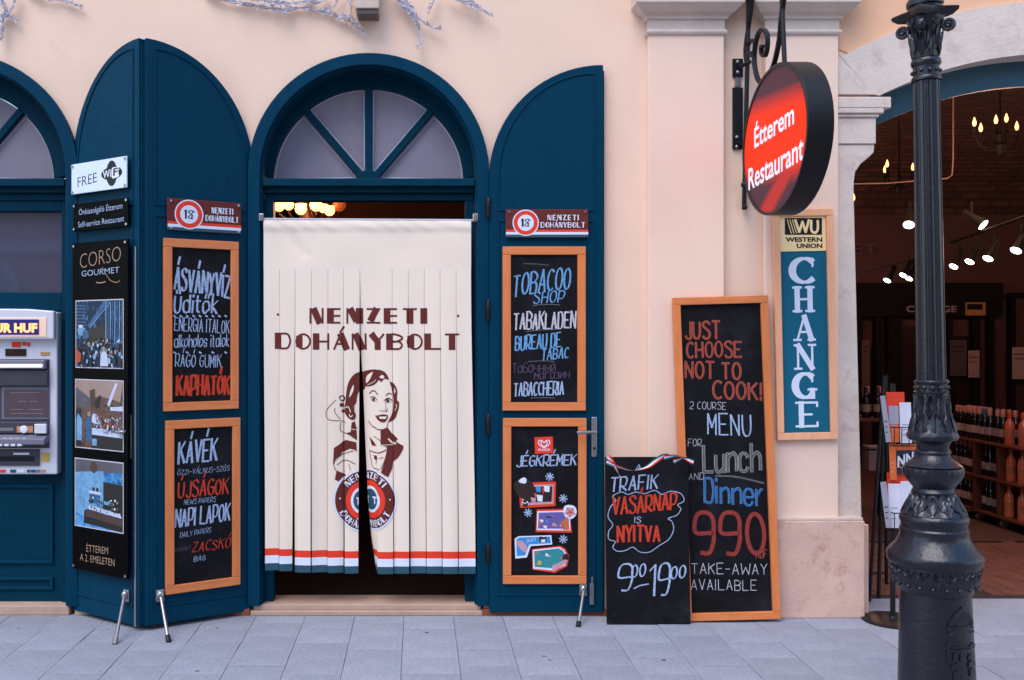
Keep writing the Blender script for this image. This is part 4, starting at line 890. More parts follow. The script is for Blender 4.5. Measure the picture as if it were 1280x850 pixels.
b = B(); b.box(sx(-45), sx(44), -.015, -.0125, sz(576), sz(570)); b.out('cash_slot', m_black, t)
b = B(); b.box(sx(18), sx(38), -.015, -.0125, sz(568), sz(565.5)); b.out('slot_symbol', m_white, t)
b = B(); b.box(sx(52), sx(62), -.004, -.0005, sz(577), sz(566)); b.out('yellow_sticker', mat('yellow_sticker', 'd8a850', .5), t)
b = B(); b.box(sx(7), sx(33), -.005, -.0005, sz(445), sz(436)); b.out('display_window', mat('brown_display', '2c1714', .2, coat=.5), t)
b = B(); b.box(sx(15), sx(26), -.004, -.0005, sz(434), sz(427.5)); b.out('red_sticker', m_red, t)
b = B(); b.box(sx(28), sx(33), -.004, -.0005, sz(432), sz(427.5)); b.out('red_sticker', m_red, t)
b = B(); b.box(sx(34), sx(38), -.004, -.0005, sz(433), sz(428.5)); b.out('red_sticker', m_red, t)
b = B(); b.box(sx(51), sx(62), -.004, -.0005, sz(444), sz(440)); b.out('small_label', MATS['orange_label'], t)
for k, (a, c, mm) in enumerate(((-2, 7, m_red), (13, 20, m_tealp), (22, 31, m_white), (34, 38, m_tealp), (39, 45, m_tealp), (46, 50, m_mg), (51, 57, MATS['orange_label']))):
    b = B(); b.box(sx(a), sx(c), -.004, -.0005, sz(590.5), sz(587)); b.out('payment_sticker', mm, t)
# ---------------------------------------------------------------- leaning menu board
def corners(px0, py0, px1, py1): return None
MM = frame(*((sx(0)*0+P(854, 0, -.135).x), -.135, .004), yaw=0, roll=-R(1.55), lean=-R(2.0))
hB = U(MM, 900, 371)[1]; wB = U(MM, 974, 770)[0]
t, y, bb = board(MM, 'menu_board', 'tall wood-framed menu chalkboard reading JUST CHOOSE NOT TO COOK, leaning on the pilaster', 'chalkboard', 0, 0, 0, 0, 0, 0, fr=9.5, th=.03, both=(0, wB, 0, hB))
def WM_(s, x0, y0, x1, y1, cap, m, wd=.8, **k): write(MM, y, s, x0, y0, x1, y1, cap, m, t, wd, **k)
for s_, x0, y0, x1, y1, c in (('JUST', 857, 423, 900, 423, 21), ('CHOOSE', 859, 447, 927, 446, 19), ('NOT TO', 857, 472, 926, 474, 20), ('COOK!', 892, 498, 952, 500, 21)):
    WM_(s_, x0, y0, x1, y1, c, m_cor, 1.3, m2=m_cord, w2=.62, slant=.03, nib=None)
WM_('2 COURSE', 862, 511, 908, 512, 9, m_chw, .65, nib=None); WM_('MENU', 885, 542, 939, 545, 26, m_chb, .75, slant=.03)
WM_('FOR', 860, 558, 877, 558, 9, m_chw, .6, nib=None)
WM_('Lunch', 880, 590, 951, 589, 33, m_chg, 1.35, m2=m_chgd, w2=.6, slant=.04, nib=None)
WM_('AND', 861, 600, 880, 599, 8, m_chw, .6, nib=None)
WM_('Dinner', 881, 628, 954, 632, 29, m_chs, 1.15, m2=m_chbl, w2=.6, slant=.04, nib=None)
WM_('990', 869, 691, 956, 692, 50, m_chr if False else m_cor, .95, m2=m_chrd, w2=.72, slant=.0, nib=None, jit=.02)
WM_('HUF', 945, 698, 959, 697, 10, m_cor, .5, nib=None)
WM_('TAKE-AWAY', 865, 717, 959, 718, 13, m_chw, .6, slant=.03, nib=None); WM_('AVAILABLE', 864, 737, 946, 738, 13, m_chw, .6, slant=.03, nib=None)
pstroke(MM, y, [(894, 595), (920, 596), (955, 604)], 2.2, m_chgd, t)
# ---------------------------------------------------------------- small unframed board with tricolour ribbon
MT = frame(P(758, 0, -.185).x, -.185, .003, lean=-R(3.2))
hB = U(MT, 800, 571)[1]; wB = U(MT, 861, 700)[0]
t, y, bb = board(MT, 'chalkboard', 'black unframed chalkboard reading TRAFIK VASÁRNAP IS NYITVA, standing on the pavement', 'chalkboard', 0, 0, 0, 0, 0, 0, th=.018, frm=False, both=(0, wB, 0, hB))
def WT_(s, x0, y0, x1, y1, cap, m, wd=1., **k): write(MT, y, s, x0, y0, x1, y1, cap, m, t, wd, **k)
WT_('A', 794, 588, 801, 587, 6.5, m_chb); WT_('TRAFIK', 765, 614, 823, 610, 17, m_chb, 1.2, slant=.14)
WT_('VASÁRNAP', 767, 643, 846, 636, 20, m_chr, 1.4, slant=.08, jit=.05); WT_('IS', 793, 653.5, 801, 653.5, 7.5, m_chb, 1.2); WT_('NYITVA', 772, 677, 824, 676, 19, m_chr, 1.6, slant=.05)
WT_('9', 773, 738, 791, 737, 32, m_chb, .75, slant=.1, jit=0); WT_('00', 790, 722, 807, 720, 15, m_chb, 1.3, slant=.15); WT_('19', 813, 745, 838, 742, 38, m_chb, .75, slant=.12, jit=0); WT_('00', 839, 724, 857, 722, 15, m_chb, 1.3, slant=.15)
pstroke(MT, y, [(792, 736), (800, 732), (811, 730)], 1.4, m_chb, t)
cl = [(770,626),(763,634),(760,646),(766,656),(761,664),(761,674),(769,677),(766,684),(772,689),(782,688),(791,684),(800,690),(812,690),(824,682),(836,674),(842,662),(840,652),(835,648),(846,644),(851,636),(847,631),(855,626),(851,617),(838,614),(828,618),(818,613),(806,617),(795,615),(785,618),(777,615),(766,620),(770,626)]
pstroke(MT, y, cl, 1.0, m_chb, t)
for px in (767, 856):
    b = B(MT); c_ = U(MT, px, 769, y); b.lathe([(.012, .001), (.012, -.001)], (c_[0], y-.002, c_[1]), 14, 'Y'); b.out('mounting_hole', m_black, t)
rt = thing('tricolour_ribbon', 'red, white and green ribbon draped over the top of the TRAFIK board', 'ribbon', frame(P(808, 0, -.21).x, -.21, P(0, 575, -.21).z))
m_grn = mat('green_ribbon', '2a6a62', .6)
def ribn(pts, wpx, tw):
    for k, mm in enumerate((m_red, m_white, m_grn)):
        q = smooth([P(x, y_, -.212-.004*math.sin(i*1.9)) .to_tuple() if False else (x, y_) for i, (x, y_) in enumerate(pts)], 6); b = B(); v = []
        for i, (x, y_) in enumerate(q):
            a = q[max(i-1, 0)]; c = q[min(i+1, len(q)-1)]; dx, dy = c[0]-a[0], c[1]-a[1]; l = math.hypot(dx, dy) or 1; nx_, ny_ = -dy/l, dx/l
            ph = i/len(q)*tw; w0 = wpx*math.cos(ph); w1 = wpx*math.sin(ph)/220
            for e in (k-1.5, k-.5): v.append(P(x+nx_*e*w0, y_+ny_*e*w0, -.214-abs(e)*.0015+w1*e))
        b.add(v, [(2*i, 2*i+1, 2*i+3, 2*i+2) for i in range(len(q)-1)]); b.out(['red_band', 'white_band', 'green_band'][k], mm, rt, rec=False)
ribn([(759,571),(766,579),(773,592),(776,597)], 2.6, 2.4); ribn([(758,577),(771,583),(790,588),(808,584),(818,577),(829,570),(837,569)], 2.0, 4.5); ribn([(830,572),(845,570),(856,573),(867,578)], 1.9, 3.2); ribn([(842,577),(850,574),(858,570)], 1.8, 2)
# ---------------------------------------------------------------- currency exchange sign
MX = frame(P(970, 0, -.055).x, -.054, zq(550, -.055), roll=-R(1.2))
wC = U(MX, 1045.5, 549)[0]; hC = U(MX, 1000, 262)[1]
t, y, bb = board(MX, 'exchange_sign', 'peach-framed CHANGE sign with teal panel and yellow WESTERN UNION top, on the right pilaster', 'sign', 0, 0, 0, 0, 0, 0, fr=9, th=.026, m_f=m_woodl, m_h=m_woodl, m_p=mat('teal_enamel', '14607a', .4, var=.04, spec=.2), both=(0, wC, 0, hC))
fw = 9/217.5; zs = U(MX, 1000, 314, y)[1]
b = B(MX); b.box(fw, wC-fw, y-.003, y-.0002, zs, hC-fw); b.out('yellow_header', mat('yellow_enamel', 'ffdca0', .45, var=.02), t); yy = y-.0036
q = [U(MX, 981, 293.5, yy), U(MX, 1027.5, 293.5, yy), U(MX, 1027.5, 272.5, yy), U(MX, 981, 272.5, yy)]; b = B(MX); b.flat(q, yy); b.out('logo_field', m_black, t, rec=False)
m_yel = MATS['yellow_enamel']
for k in range(3): b = B(MX); ribbon(b, [U(MX, 984+k*3.2, 274.5, yy), U(MX, 989+k*3.2, 291.5, yy)], .0045, yy-.0006); b.out('logo_stripe', m_yel, t, rec=False)
b = B(MX)
ribbon(b, [U(MX, x, z_, yy) for x, z_ in ((994, 275), (999, 290), (1003, 277), (1007, 290), (1011, 275))], .014, yy-.0006); ribbon(b, smooth([U(MX, x, z_, yy) for x, z_ in ((1014, 275), (1014, 287), (1018, 291), (1022, 287), (1022, 275))], 4), .014, yy-.0012, None, False); b.out('logo_letters', m_yel, t, rec=False)
fonttext(MX, yy-.0004, 'WESTERN', 982, 302, 1028, 302, 5.6, m_black, t, .035); fonttext(MX, yy-.0004, 'UNION', 996, 309.8, 1028, 309.8, 5.6, m_black, t, .035)
for k, ch in enumerate('CHANGE'):
    xa = 989+k*.95; yb = 353+k*36.0
    st, W = layout(ch, SERIF, 1.5); a = U(MX, xa+1.5, yb, y); c = U(MX, xa+27.5, yb-30, y); b = B(MX)
    xmn = min(p[0] for s in st for p in s[0]); xmx = max(p[0] for s in st for p in s[0])
    for pts, hv, sm in st: ribbon(b, [(a[0]+(p[0]-xmn)/(xmx-xmn)*(c[0]-a[0]), a[1]+p[1]/6*(c[1]-a[1])) for p in pts], (.036 if sm else .030) if (hv or (sm and len(pts) > 12)) else .0125, y-.0006, 0 if sm else None, not sm)
    b.out('lettering', m_white, t, rec=False)
# ---------------------------------------------------------------- hanging round sign and its bracket
SX = 1.81
MG = Matrix(((0, 1, 0, SX), (-1, 0, 0, 0), (0, 0, 1, 0), (0, 0, 0, 1)))      # local x runs from the wall towards the street, local y to the right
u0 = U(MG, 929, 176); u1 = U(MG, 1011.5, 176); cu = (u0[0]+u1[0])/2; ru = (u1[0]-u0[0])/2; sM = F/(D-cu); cz = CH+(HY-175.5)/sM; rz = 93/sM
t = thing('restaurant_sign', 'round red and dark Étterem Restaurant sign with a black rim hanging from the iron bracket', 'sign', MG @ Matrix.Translation((cu, .05, cz)))
N_ = 56
def ell(k, n=N_): return [(cu+ru*k*math.cos(2*math.pi*i/n), cz+rz*k*math.sin(2*math.pi*i/n)) for i in range(n)]
b = B(MG); b.band(ell(1), ell(.955), -.006, .118, True); b.out('rim', m_black, t, smooth=True, bevel=.003)
b = B(MG); b.prism(ell(.958), .108, .112); b.out('back_face', m_black, t)
m_sf = bpy.data.materials.new('sign_face_print'); m_sf.use_nodes = True; n = m_sf.node_tree.nodes; L = m_sf.node_tree.links; bs_ = n['Principled BSDF']; bs_.inputs['Roughness'].default_value = .5; bs_.inputs['Specular IOR Level'].default_value = .15
tc = n.new('ShaderNodeTexCoord'); se = n.new('ShaderNodeSeparateXYZ'); L.new(tc.outputs['Object'], se.inputs[0])
def mth(op, a, c=None, e=None):
    q_ = n.new('ShaderNodeMath'); q_.operation = op
    for i, v_ in enumerate((a, c, e)):
        if v_ is None: continue
        if isinstance(v_, (int, float)): q_.inputs[i].default_value = v_
        else: L.new(v_, q_.inputs[i])
    return q_.outputs[0]
X_, Z_ = se.outputs['X'], se.outputs['Z']
up = mth('SUBTRACT', mth('ADD', mth('MULTIPLY', X_, -.1), .235), Z_)          # red below this slanting line
f1 = n.new('ShaderNodeMapRange'); L.new(up, f1.inputs[0]); f1.inputs[1].default_value = -.02; f1.inputs[2].default_value = .10
lo = mth('SUBTRACT', Z_, mth('ADD', mth('MULTIPLY', X_, -.12), -.17))
f2 = n.new('ShaderNodeMapRange'); L.new(lo, f2.inputs[0]); f2.inputs[1].default_value = -.06; f2.inputs[2].default_value = .06
sw = mth('ABSOLUTE', mth('SUBTRACT', Z_, mth('ADD', mth('MULTIPLY', X_, .55), -.29)))
f3 = n.new('ShaderNodeMapRange'); L.new(sw, f3.inputs[0]); f3.inputs[1].default_value = .085; f3.inputs[2].default_value = .04
mxx = mth('MINIMUM', f1.outputs[0], mth('MAXIMUM', f2.outputs[0], mth('MULTIPLY', f3.outputs[0], .45)))
cr = n.new('ShaderNodeMix'); cr.data_type = 'RGBA'; L.new(mxx, cr.inputs['Factor']); cr.inputs['A'].default_value = (*lin('4a2a36'), 1); cr.inputs['B'].default_value = (*lin('ff3000'), 1)
L.new(cr.outputs['Result'], bs_.inputs['Base Color']); L.new(cr.outputs['Result'], bs_.inputs['Emission Color']); bs_.inputs['Emission Strength'].default_value = .1
b = B(MG); b.prism(ell(.957), 0, .004); b.out('sign_face', m_sf, t)
m_wl = mat('white_sign_letters', 'eceaf6', .4, emit=.15)
fonttext(MG, -.0008, 'Étterem', 942.8, 185, 992.5, 154, 27, m_wl, t, .018, shear=.0)
fonttext(MG, -.0008, 'Restaurant', 935.5, 238, 1004.5, 198, 30, m_wl, t, .018, shear=.0)
BX = SX+.055
MB_ = MG @ Matrix.Translation((0, .055, 0))
t = thing('sign_bracket', 'black wrought-iron bracket with scrolls fixed to the wall, carrying the round sign', 'bracket', MB_ @ Matrix.Translation((.1, 0, zq(180, -.1))))
def wire(pts, wpx, name, th=.012):
    q = smooth([U(MB_, x, z_) for x, z_ in pts], 5); b = B(MB_)
    L1, L2 = [], []
    for i, p in enumerate(q):
        a = q[max(i-1, 0)]; c = q[min(i+1, len(q)-1)]; dx, dz = c[0]-a[0], c[1]-a[1]; l = math.hypot(dx, dz) or 1; w_ = wpx/217.5/2
        L1.append((p[0]-dz/l*w_, p[1]+dx/l*w_)); L2.append((p[0]+dz/l*w_, p[1]-dx/l*w_))
    b.band(L1, L2, -th, th); return b.out(name, m_black, t, bevel=.002)
def bar(x0, y0, x1, y1, r, name):
    a = U(MB_, x0, y0); c = U(MB_, x1, y1); b = B(MB_); b.tube([(a[0], 0, a[1]), (c[0], 0, c[1])], r, 10); b.out(name, m_black, t, smooth=True)
bar(937, -40, 930, 262, .013, 'upright_bar')
bar(975, -60, 981, 86, .012, 'hanger_bar')
wire([(942, -30), (939, 10), (932, 60), (934, 80)], 5, 'brace', .01)
wire([(985, -40), (977, 20), (974, 50), (968, 78), (961, 96), (954, 110)], 4, 'brace')
wire([(932, 66), (936, 54), (941, 50), (944, 56), (943, 66), (940, 70), (938, 65)], 3, 'scroll')
wire([(953, 105), (947, 98), (943, 78), (944, 58), (948, 42), (954, 37), (959, 44), (959, 60), (956, 70), (952, 66), (952, 58), (955, 58)], 3.2, 'scroll')
for pz, r in ((231, .022), (259, .016)):
    c = U(MB_, 931, pz); b = B(MB_); b.ball((c[0], 0, c[1]), r, 14, 10); b.out('ball_finial', m_black, t, smooth=True)
for (a, c) in ((74, 97), (110, 187)):
    b = B(); b.box(P(915, 0, 0).x, P(928, 0, 0).x, -.014, -.001, sz(c), sz(a)); b.out('wall_plate', m_black, t, bevel=.003)
b = B(); b.box(P(918, 0, 0).x, P(925, 0, 0).x, -.016, -.001, sz(109), sz(97.5)); b.out('steel_plate', m_steel, t)
for a in (78, 91, 172, 184):
    b = B(); b.ball((P(921 if a < 100 else 920, 0, 0).x, -.016, sz(a)), (.010, .006, .010)); b.out('bolt_head', m_steel, t, smooth=True)
for a in (85, 180):
    z_ = sz(a); b = B(); b.tube([(P(922, 0, 0).x, -.01, z_), (BX, -.12, z_)], .011); b.out('stay', m_black, t, smooth=True)
# ---------------------------------------------------------------- cast-iron lamp post
LS = 300.0; LY = F/LS-D
def lz(py): return CH+(HY-py)/LS
def lr(w_):
    if w_ > 24: w_ = 24+(w_-24)*.88
    return w_/LS/1.105      # (an upright cylinder this far off the axis shows wider)
ML = frame((1171.5-HX)/LS, LY, 0, roll=-.0172)
t = thing('lamp_post', 'dark cast-iron fluted lamp post with ornate base and capital, in front of the archway', 'lamp post', ML)
def lpart(name, prof, seg=40, mod=None):
    b = B(ML); b.lathe([(lr(r), lz(z)) for z, r in prof][::-1] if False else [(lr(r), lz(z)) for z, r in prof], (0, 0, 0), seg, 'Z', mod); return b.out(name, m_iron, t, smooth=True)
lpart('plinth', [(898.5, 56), (890, 56), (882, 53), (850, 51.5), (790, 49), (738, 47.2)])
lpart('frieze_ring', [(737.5, 49), (733, 50), (728, 55), (722, 58.5), (706, 60), (703, 60)])
lpart('flared_skirt', [(702.5, 62), (700, 64.5), (694, 65.5), (690, 64.5), (686, 60), (680, 53.5), (672, 47.5), (666, 45.2), (663, 46), (660, 46), (658, 44), (652, 44.2), (650, 46), (646, 46), (643, 44.5), (641, 41.5)])
lpart('leafy_cone', [(641, 43), (638, 40), (630, 34), (622, 28), (616, 25)], 48, lambda a, h: 1+.035*math.cos(12*a))
lpart('collar', [(616, 27), (613.5, 28), (611, 26), (609, 25)])
lpart('turned_bowl', [(609, 25.5), (604, 30), (598, 36), (592, 39.5), (587, 40.2), (584, 39.5), (582, 36)], 64, lambda a, h: 1+.018*math.cos(28*a))
lpart('shoulder', [(581.5, 38), (579, 34), (574, 26), (569, 22), (566.5, 21)])
lpart('neck_ring', [(566.5, 22.5), (564.5, 23), (562.5, 22), (561, 20), (556, 21), (551, 24), (549, 28)])
lpart('ornate_bell', [(549, 31), (546, 33), (543, 33), (538, 29), (530, 25.5), (520, 22.5), (508, 21), (498, 20.3), (491.5, 20)], 48, lambda a, h: 1+.03*math.cos(10*a))
lpart('bead_collar', [(491, 21.5), (489.5, 22), (488, 20), (480, 19.8), (478.5, 21.5), (476.5, 22), (475, 20.5)])
fl = [(475, 18.6)]+[(475-13.3*i, 18.6-2.2*i/28) for i in range(1, 28)]+[(102, 16.4)]
lpart('fluted_shaft', fl, 112, lambda a, h: 1-.085*max(0, math.cos(14*a))**.7 if lz(472) > 0 else 1)
lpart('bead_collar', [(101.5, 18.6), (99.5, 19), (97, 18.4), (95.5, 16.6), (84, 16.4), (82.5, 18), (79, 19.2), (75.5, 18.4), (73.5, 16.2)])
lpart('capital_bell', [(73, 16.3), (60, 16.2), (48, 17.2), (40, 19), (30, 22), (24, 24)], 40, lambda a, h: 1+.03*math.cos(8*a))
lpart('upper_ring', [(13, 20), (9, 20), (8, 23), (3, 23.5), (0, 22), (-3, 20), (-8, 18), (-16, 16)])
lpart('upper_shaft', [(-16, 15), (-200, 14)])
# abacus: concave square with horned corners
def aba(k):
    pts = []
    for i in range(4):
        a0 = R(45+90*i+8)
        pts.append((43*k*math.cos(a0), 43*k*math.sin(a0)))
        for j in range(1, 6):
            a = a0+R(90)*j/6; r = 43*k*(1-.42*math.sin(math.pi*j/6)**.8); pts.append((r*math.cos(a), r*math.sin(a)))
    return pts
b = B(ML); lv = [(24, .80), (19, .98), (15, 1.0), (13.5, .9), (12, .62)]; vv = []
for z_, k in lv: vv += [(lr(x), lr(y_), lz(z_)) for x, y_ in aba(k)]
nn = 24; b.add(vv, [(i*nn+k, i*nn+(k+1) % nn, (i+1)*nn+(k+1) % nn, (i+1)*nn+k) for i in range(len(lv)-1) for k in range(nn)]+[tuple(range(nn)), tuple(range((len(lv)-1)*nn, len(lv)*nn))]); b.out('abacus', m_iron, t, smooth=True)
def spiral_disc(cx, cy, cz_, ang, r, th):
    Mx = ML @ Matrix.Translation((cx, cy, cz_)) @ Matrix.Rotation(ang, 4, 'Z')
    b = B(Mx); b.lathe([(r*.05, -th*.9), (r*.25, -th*1.2), (r*.35, -th*.6), (r*.5, -th*.5), (r*.62, -th), (r*.9, -th), (r, -th*.6), (r, th*.6), (r*.9, th), (r*.62, th), (r*.5, th*.5), (r*.35, th*.6), (r*.25, th*1.2), (r*.05, th*.9)], (0, 0, 0), 18, 'Y')
    return b.out('volute', m_iron, t, smooth=True)
for i in range(4):
    a = R(45+90*i+8); spiral_disc(lr(29)*math.cos(a), lr(29)*math.sin(a), lz(36), a, lr(9), lr(3.6))
    a += R(45); spiral_disc(lr(20.5)*math.cos(a), lr(20.5)*math.sin(a), lz(30), a+R(90), lr(5.5), lr(2.2))
bead = None
def beads(n_, r, py, rb, nm='bead', sq=(1, 1, 1)):
    b0 = B(ML); b0.ball((0, 0, 0), tuple(lr(rb)*k for k in sq), 8, 6); src = None
    for i in range(n_):
        a = 2*math.pi*i/n_+.1
        if src is None:
            b0 = B(ML); b0.ball((0, 0, 0), tuple(lr(rb)*k for k in sq), 8, 6); o = b0.out(nm, m_iron, t, smooth=True); src = o
        else: o = copy_of(src, t)
        o.location = (lr(r)*math.cos(a), lr(r)*math.sin(a), lz(py)); o.rotation_euler = (0, 0, a)
beads(12, 19.6, 484, 3.4); beads(10, 16.8, 90, 3.0); beads(20, 56, 727, 3.2)
def leaves(n_, r0, z0, r1, z1, w_, nm='acanthus_leaf', ph=0):
    src = None
    for i in range(n_):
        a = 2*math.pi*i/n_+ph
        if src is None:
            b = B(ML); v = []; K = 7
            for j in range(K):
                s_ = j/(K-1); r = r0+(r1-r0)*s_; z_ = z0+(z1-z0)*s_; wv = w_*math.sin(math.pi*(.12+.85*s_))*(1+.25*math.cos(j*math.pi)); pr = 1.5+1.2*math.sin(math.pi*s_)+(1.8 if j == K-1 else 0)
                v += [(lr(r+.2), lr(-wv), lz(z_)), (lr(r+pr*.9), lr(-wv*.5), lz(z_)), (lr(r+pr*.35), 0, lz(z_)), (lr(r+pr*.9), lr(wv*.5), lz(z_)), (lr(r+.2), lr(wv), lz(z_))]
            b.add(v, [(j*5+k, j*5+k+1, j*5+k+6, j*5+k+5) for j in range(K-1) for k in range(4)]); o = b.out(nm, m_iron, t, smooth=True); src = o
        else: o = copy_of(src, t)
        o.rotation_euler = (0, 0, a)
leaves(10, 31, 545, 22.3, 516, 6.2); leaves(10, 22, 524, 20.4, 494, 4.6, ph=R(18)); leaves(12, 20.5, 508, 20.2, 493, 3.0)
leaves(12, 42, 640, 27.2, 618, 7.0); leaves(12, 36, 632, 26.5, 615, 4.6, ph=R(15)); leaves(8, 16.8, 72, 18.5, 44, 5.0); leaves(8, 17, 62, 21, 36, 4.0, ph=R(22)); leaves(20, 55.5, 727, 59.2, 707, 7.0); leaves(20, 57.5, 718, 60, 706, 3.4, ph=R(9))
# relief coat of arms on the plinth, facing the street
def cyl(pts, nm, d0=-1, d1=2.2, ph=-90):
    b = B(ML); n_ = len(pts); v = []
    for dd in (d0, d1):
        for x, py in pts:
            rr_ = 47.2+(py-738)*.038+dd; a = R(ph)+x/49; v.append((lr(rr_)*math.cos(a), lr(rr_)*math.sin(a), lz(py)))
    b.add(v, [tuple(range(n_)), tuple(range(2*n_-1, n_-1, -1))]+[(i, (i+1) % n_, n_+(i+1) % n_, n_+i) for i in range(n_)]); b.out(nm, m_iron, t, bevel=.0015)
PH = -92
for pts, d in (([(-7,771),(15,771),(37,771),(36,766),(28,757),(16,750),(15,747),(13,750),(2,757),(-6,766)], 3.5), ([(-8,776),(38,776),(38,773),(-8,773)], 2.6), ([(-7,781),(37,781),(37,778),(-7,778)], 3.6)):
    cyl([(x, py) for x, py in pts], 'crest_relief', -1, d, PH)
for pts in ([(-14,798),(-8,792),(-2,796),(10,794),(24,797),(36,793),(42,795),(40,799),(24,801),(8,799),(-6,801)],): cyl(pts, 'crest_relief', -1, 2.6, PH)
for (xx, yy_, w_, h_) in ((-2,812,6,9),(22,812,14,5),(-5,822,16,5),(22,821,16,6),(-2,834,14,9),(24,832,12,8),(-10,812,4,22),(-6,846,44,6),(8,812,5,7),(22,842,5,5)):
    cyl([(xx, yy_), (xx+w_, yy_), (xx+w_-1, yy_-h_), (xx+w_/2, yy_-h_-2), (xx+1, yy_-h_)], 'crest_relief', -1, 2.4, PH)
# ---------------------------------------------------------------- twig lights along the top of the wall
def twig(label, paths, anchor):
    t = thing('twig_light_garland', label, 'garland', frame(*P(*anchor, -.02)))
    rq = random.Random(int(anchor[0]))
    for pts, r in paths:
        q = smooth([(x, y_) for x, y_ in pts], 5); b = B(); y0 = rq.uniform(-.05, -.02)
        for s_ in range(2):
            ps = []
            for i, (x, y_) in enumerate(q): ps.append(P(x+math.sin(i*.9+s_*3)*1.2*r, y_+math.cos(i*1.1+s_*3)*1.2*r, y0+.008*math.sin(i*.7+s_*2)))
            b.tube(ps, [.0052*r*(1-.65*i/len(ps)) for i in range(len(ps))], 5)
        b.out('branch', m_twig, t, smooth=True)
        b = B(); ln = sum(math.hypot(q[i+1][0]-q[i][0], q[i+1][1]-q[i][1]) for i in range(len(q)-1)); n_ = int(ln/1.9)
        for k in range(n_):
            i = rq.randrange(len(q)-1); f_ = rq.random(); x = q[i][0]+(q[i+1][0]-q[i][0])*f_; y_ = q[i][1]+(q[i+1][1]-q[i][1])*f_
            a = rq.uniform(0, 6.28); l = rq.uniform(3, 6.5); c = P(x, y_, y0); e = P(x+math.cos(a)*l, y_+math.sin(a)*l, y0-rq.uniform(0, .035)); b.tube([c, c.lerp(e, .5), e], [.0015, .0032, .002], 5)
        o = b.out('bulb_cluster', m_twig, t); o['kind'] = 'stuff'
twig('white twig light garland hanging at the top left corner of the wall', [([(-8,30),(4,22),(12,14),(17,4),(20,-8)],1.3), ([(2,22),(10,20),(24,26)],1), ([(2,18),(4,34),(1,50)],1.2), ([(34,-8),(60,-2),(85,2),(104,10)],1), ([(0,-2),(6,10),(3,24)],1.4)], (10, 10))
twig('white twig light garland left of the floodlight above the arched doorway', [([(255,-8),(285,1),(320,7),(350,12),(385,10),(420,20),(440,28),(455,41)],1.2), ([(300,-4),(330,0),(365,4),(400,-2)],1.1), ([(338,8),(352,2),(362,12),(350,14)],1.2), ([(425,20),(438,22),(447,33)],1), ([(440,-8),(439,10),(438,24)],.7), ([(380,-6),(395,4),(410,-4)],1), ([(400,14),(418,6),(428,-6)],.9)], (350, 8))
twig('white twig light garland hanging above the arched doorway, right of the floodlight', [([(490,-10),(500,2),(512,16),(522,22),(540,34),(551,35)],1.3), ([(505,6),(518,22),(524,36),(523,60)],1.2), ([(546,-6),(538,10),(533,22)],.6), ([(500,-2),(514,8),(520,20)],1.1)], (515, 15))
twig('short white twig light branch just right of the doorway centre at the top edge', [([(560,-6),(580,2),(596,8),(614,19)],1.2), ([(575,-6),(590,2),(600,10)],.9)], (590, 5))
t = thing('floodlight', 'small cream box floodlight fixed to the wall above the arched doorway', 'lamp', frame(*P(459, 5, -.06)))
b = B(); b.box(P(444, 0, -.12).x, P(474, 0, -.12).x, -.13, -.002, zq(11, -.12), zq(-40, -.12)); b.out('housing', mat('cream_enamel', 'c9b3a4', .5), t, bevel=.005)
b = B(); b.box(P(446, 0, -.12).x, P(473, 0, -.12).x, -.12, -.004, zq(17.5, -.12), zq(11.5, -.12)); b.out('lens', mat('brown_glass', '5a4844', .3), t, bevel=.003)
# ---------------------------------------------------------------- interior of the tobacco shop
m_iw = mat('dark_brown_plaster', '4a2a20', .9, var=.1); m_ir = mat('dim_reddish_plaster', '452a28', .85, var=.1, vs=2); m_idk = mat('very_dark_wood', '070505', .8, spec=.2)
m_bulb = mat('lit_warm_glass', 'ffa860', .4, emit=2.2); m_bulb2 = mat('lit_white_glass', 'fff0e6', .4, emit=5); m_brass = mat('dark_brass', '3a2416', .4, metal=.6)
bk = B(); x0, x1 = -2.0, 1.2
bk.add([(x0, .345, 0), (x1, .345, 0), (x1, 3.6, 0), (x0, 3.6, 0), (x0, .345, 3.0), (x1, .345, 3.0), (x1, 3.6, 3.0), (x0, 3.6, 3.0)], [(0, 3, 2, 1), (4, 5, 6, 7), (3, 2, 6, 7), (0, 4, 7, 3), (1, 2, 6, 5)])
bk.out('shop_room', m_dark, bld, rec=False)
b = B(); b.box(-.9, 1.0, 2.2, 2.25, 2.15, 3.0); b.out('bulkhead', m_iw, bld)
cha = thing('chandelier', 'lit chandelier with flower glass shades seen over the curtain inside the tobacco shop', 'chandelier', frame(*P(383, 262, 1.2)))
c0 = P(383, 275, 1.2); b = B(); b.lathe([(.01, 1.1), (.012, .1), (.04, .05), (.05, 0), (.02, -.05), (.002, -.07)], (c0.x, 1.2, c0.z), 12); b.out('stem', m_brass, cha, smooth=True)
for (px, py, w_, dim) in ((349, 258, 11, 0), (361, 257, 10, 0), (376, 262, 11, 0), (395, 257, 12, 0), (404, 261, 9, 0), (412, 264, 10, 0), (424, 257, 13, 1)):
    yy_ = 1.2+.15*math.sin(px); c = P(px, py, yy_); r = w_/178*.62; mm = mat('dim_amber_glass', '8a3c18', .4, emit=.5) if dim else m_bulb
    b = B(); b.lathe([(r*.35, -r*.9), (r*.8, -r*.5), (r, .1*r), (r*.85, .7*r), (r*1.05, r)], (c.x, c.y, c.z), 14, 'Z', lambda a, h: 1+.08*math.cos(6*a)); b.out('glass_shade', mm, cha, smooth=True)
    b = B(); b.tube([(c0.x, 1.2, c0.z), ((c0.x+c.x)/2, (1.2+yy_)/2, c0.z-.03), (c.x, c.y, c.z-r*1.4), (c.x, c.y, c.z-r*.8)], .008, 6); b.out('arm', m_brass, cha, smooth=True)
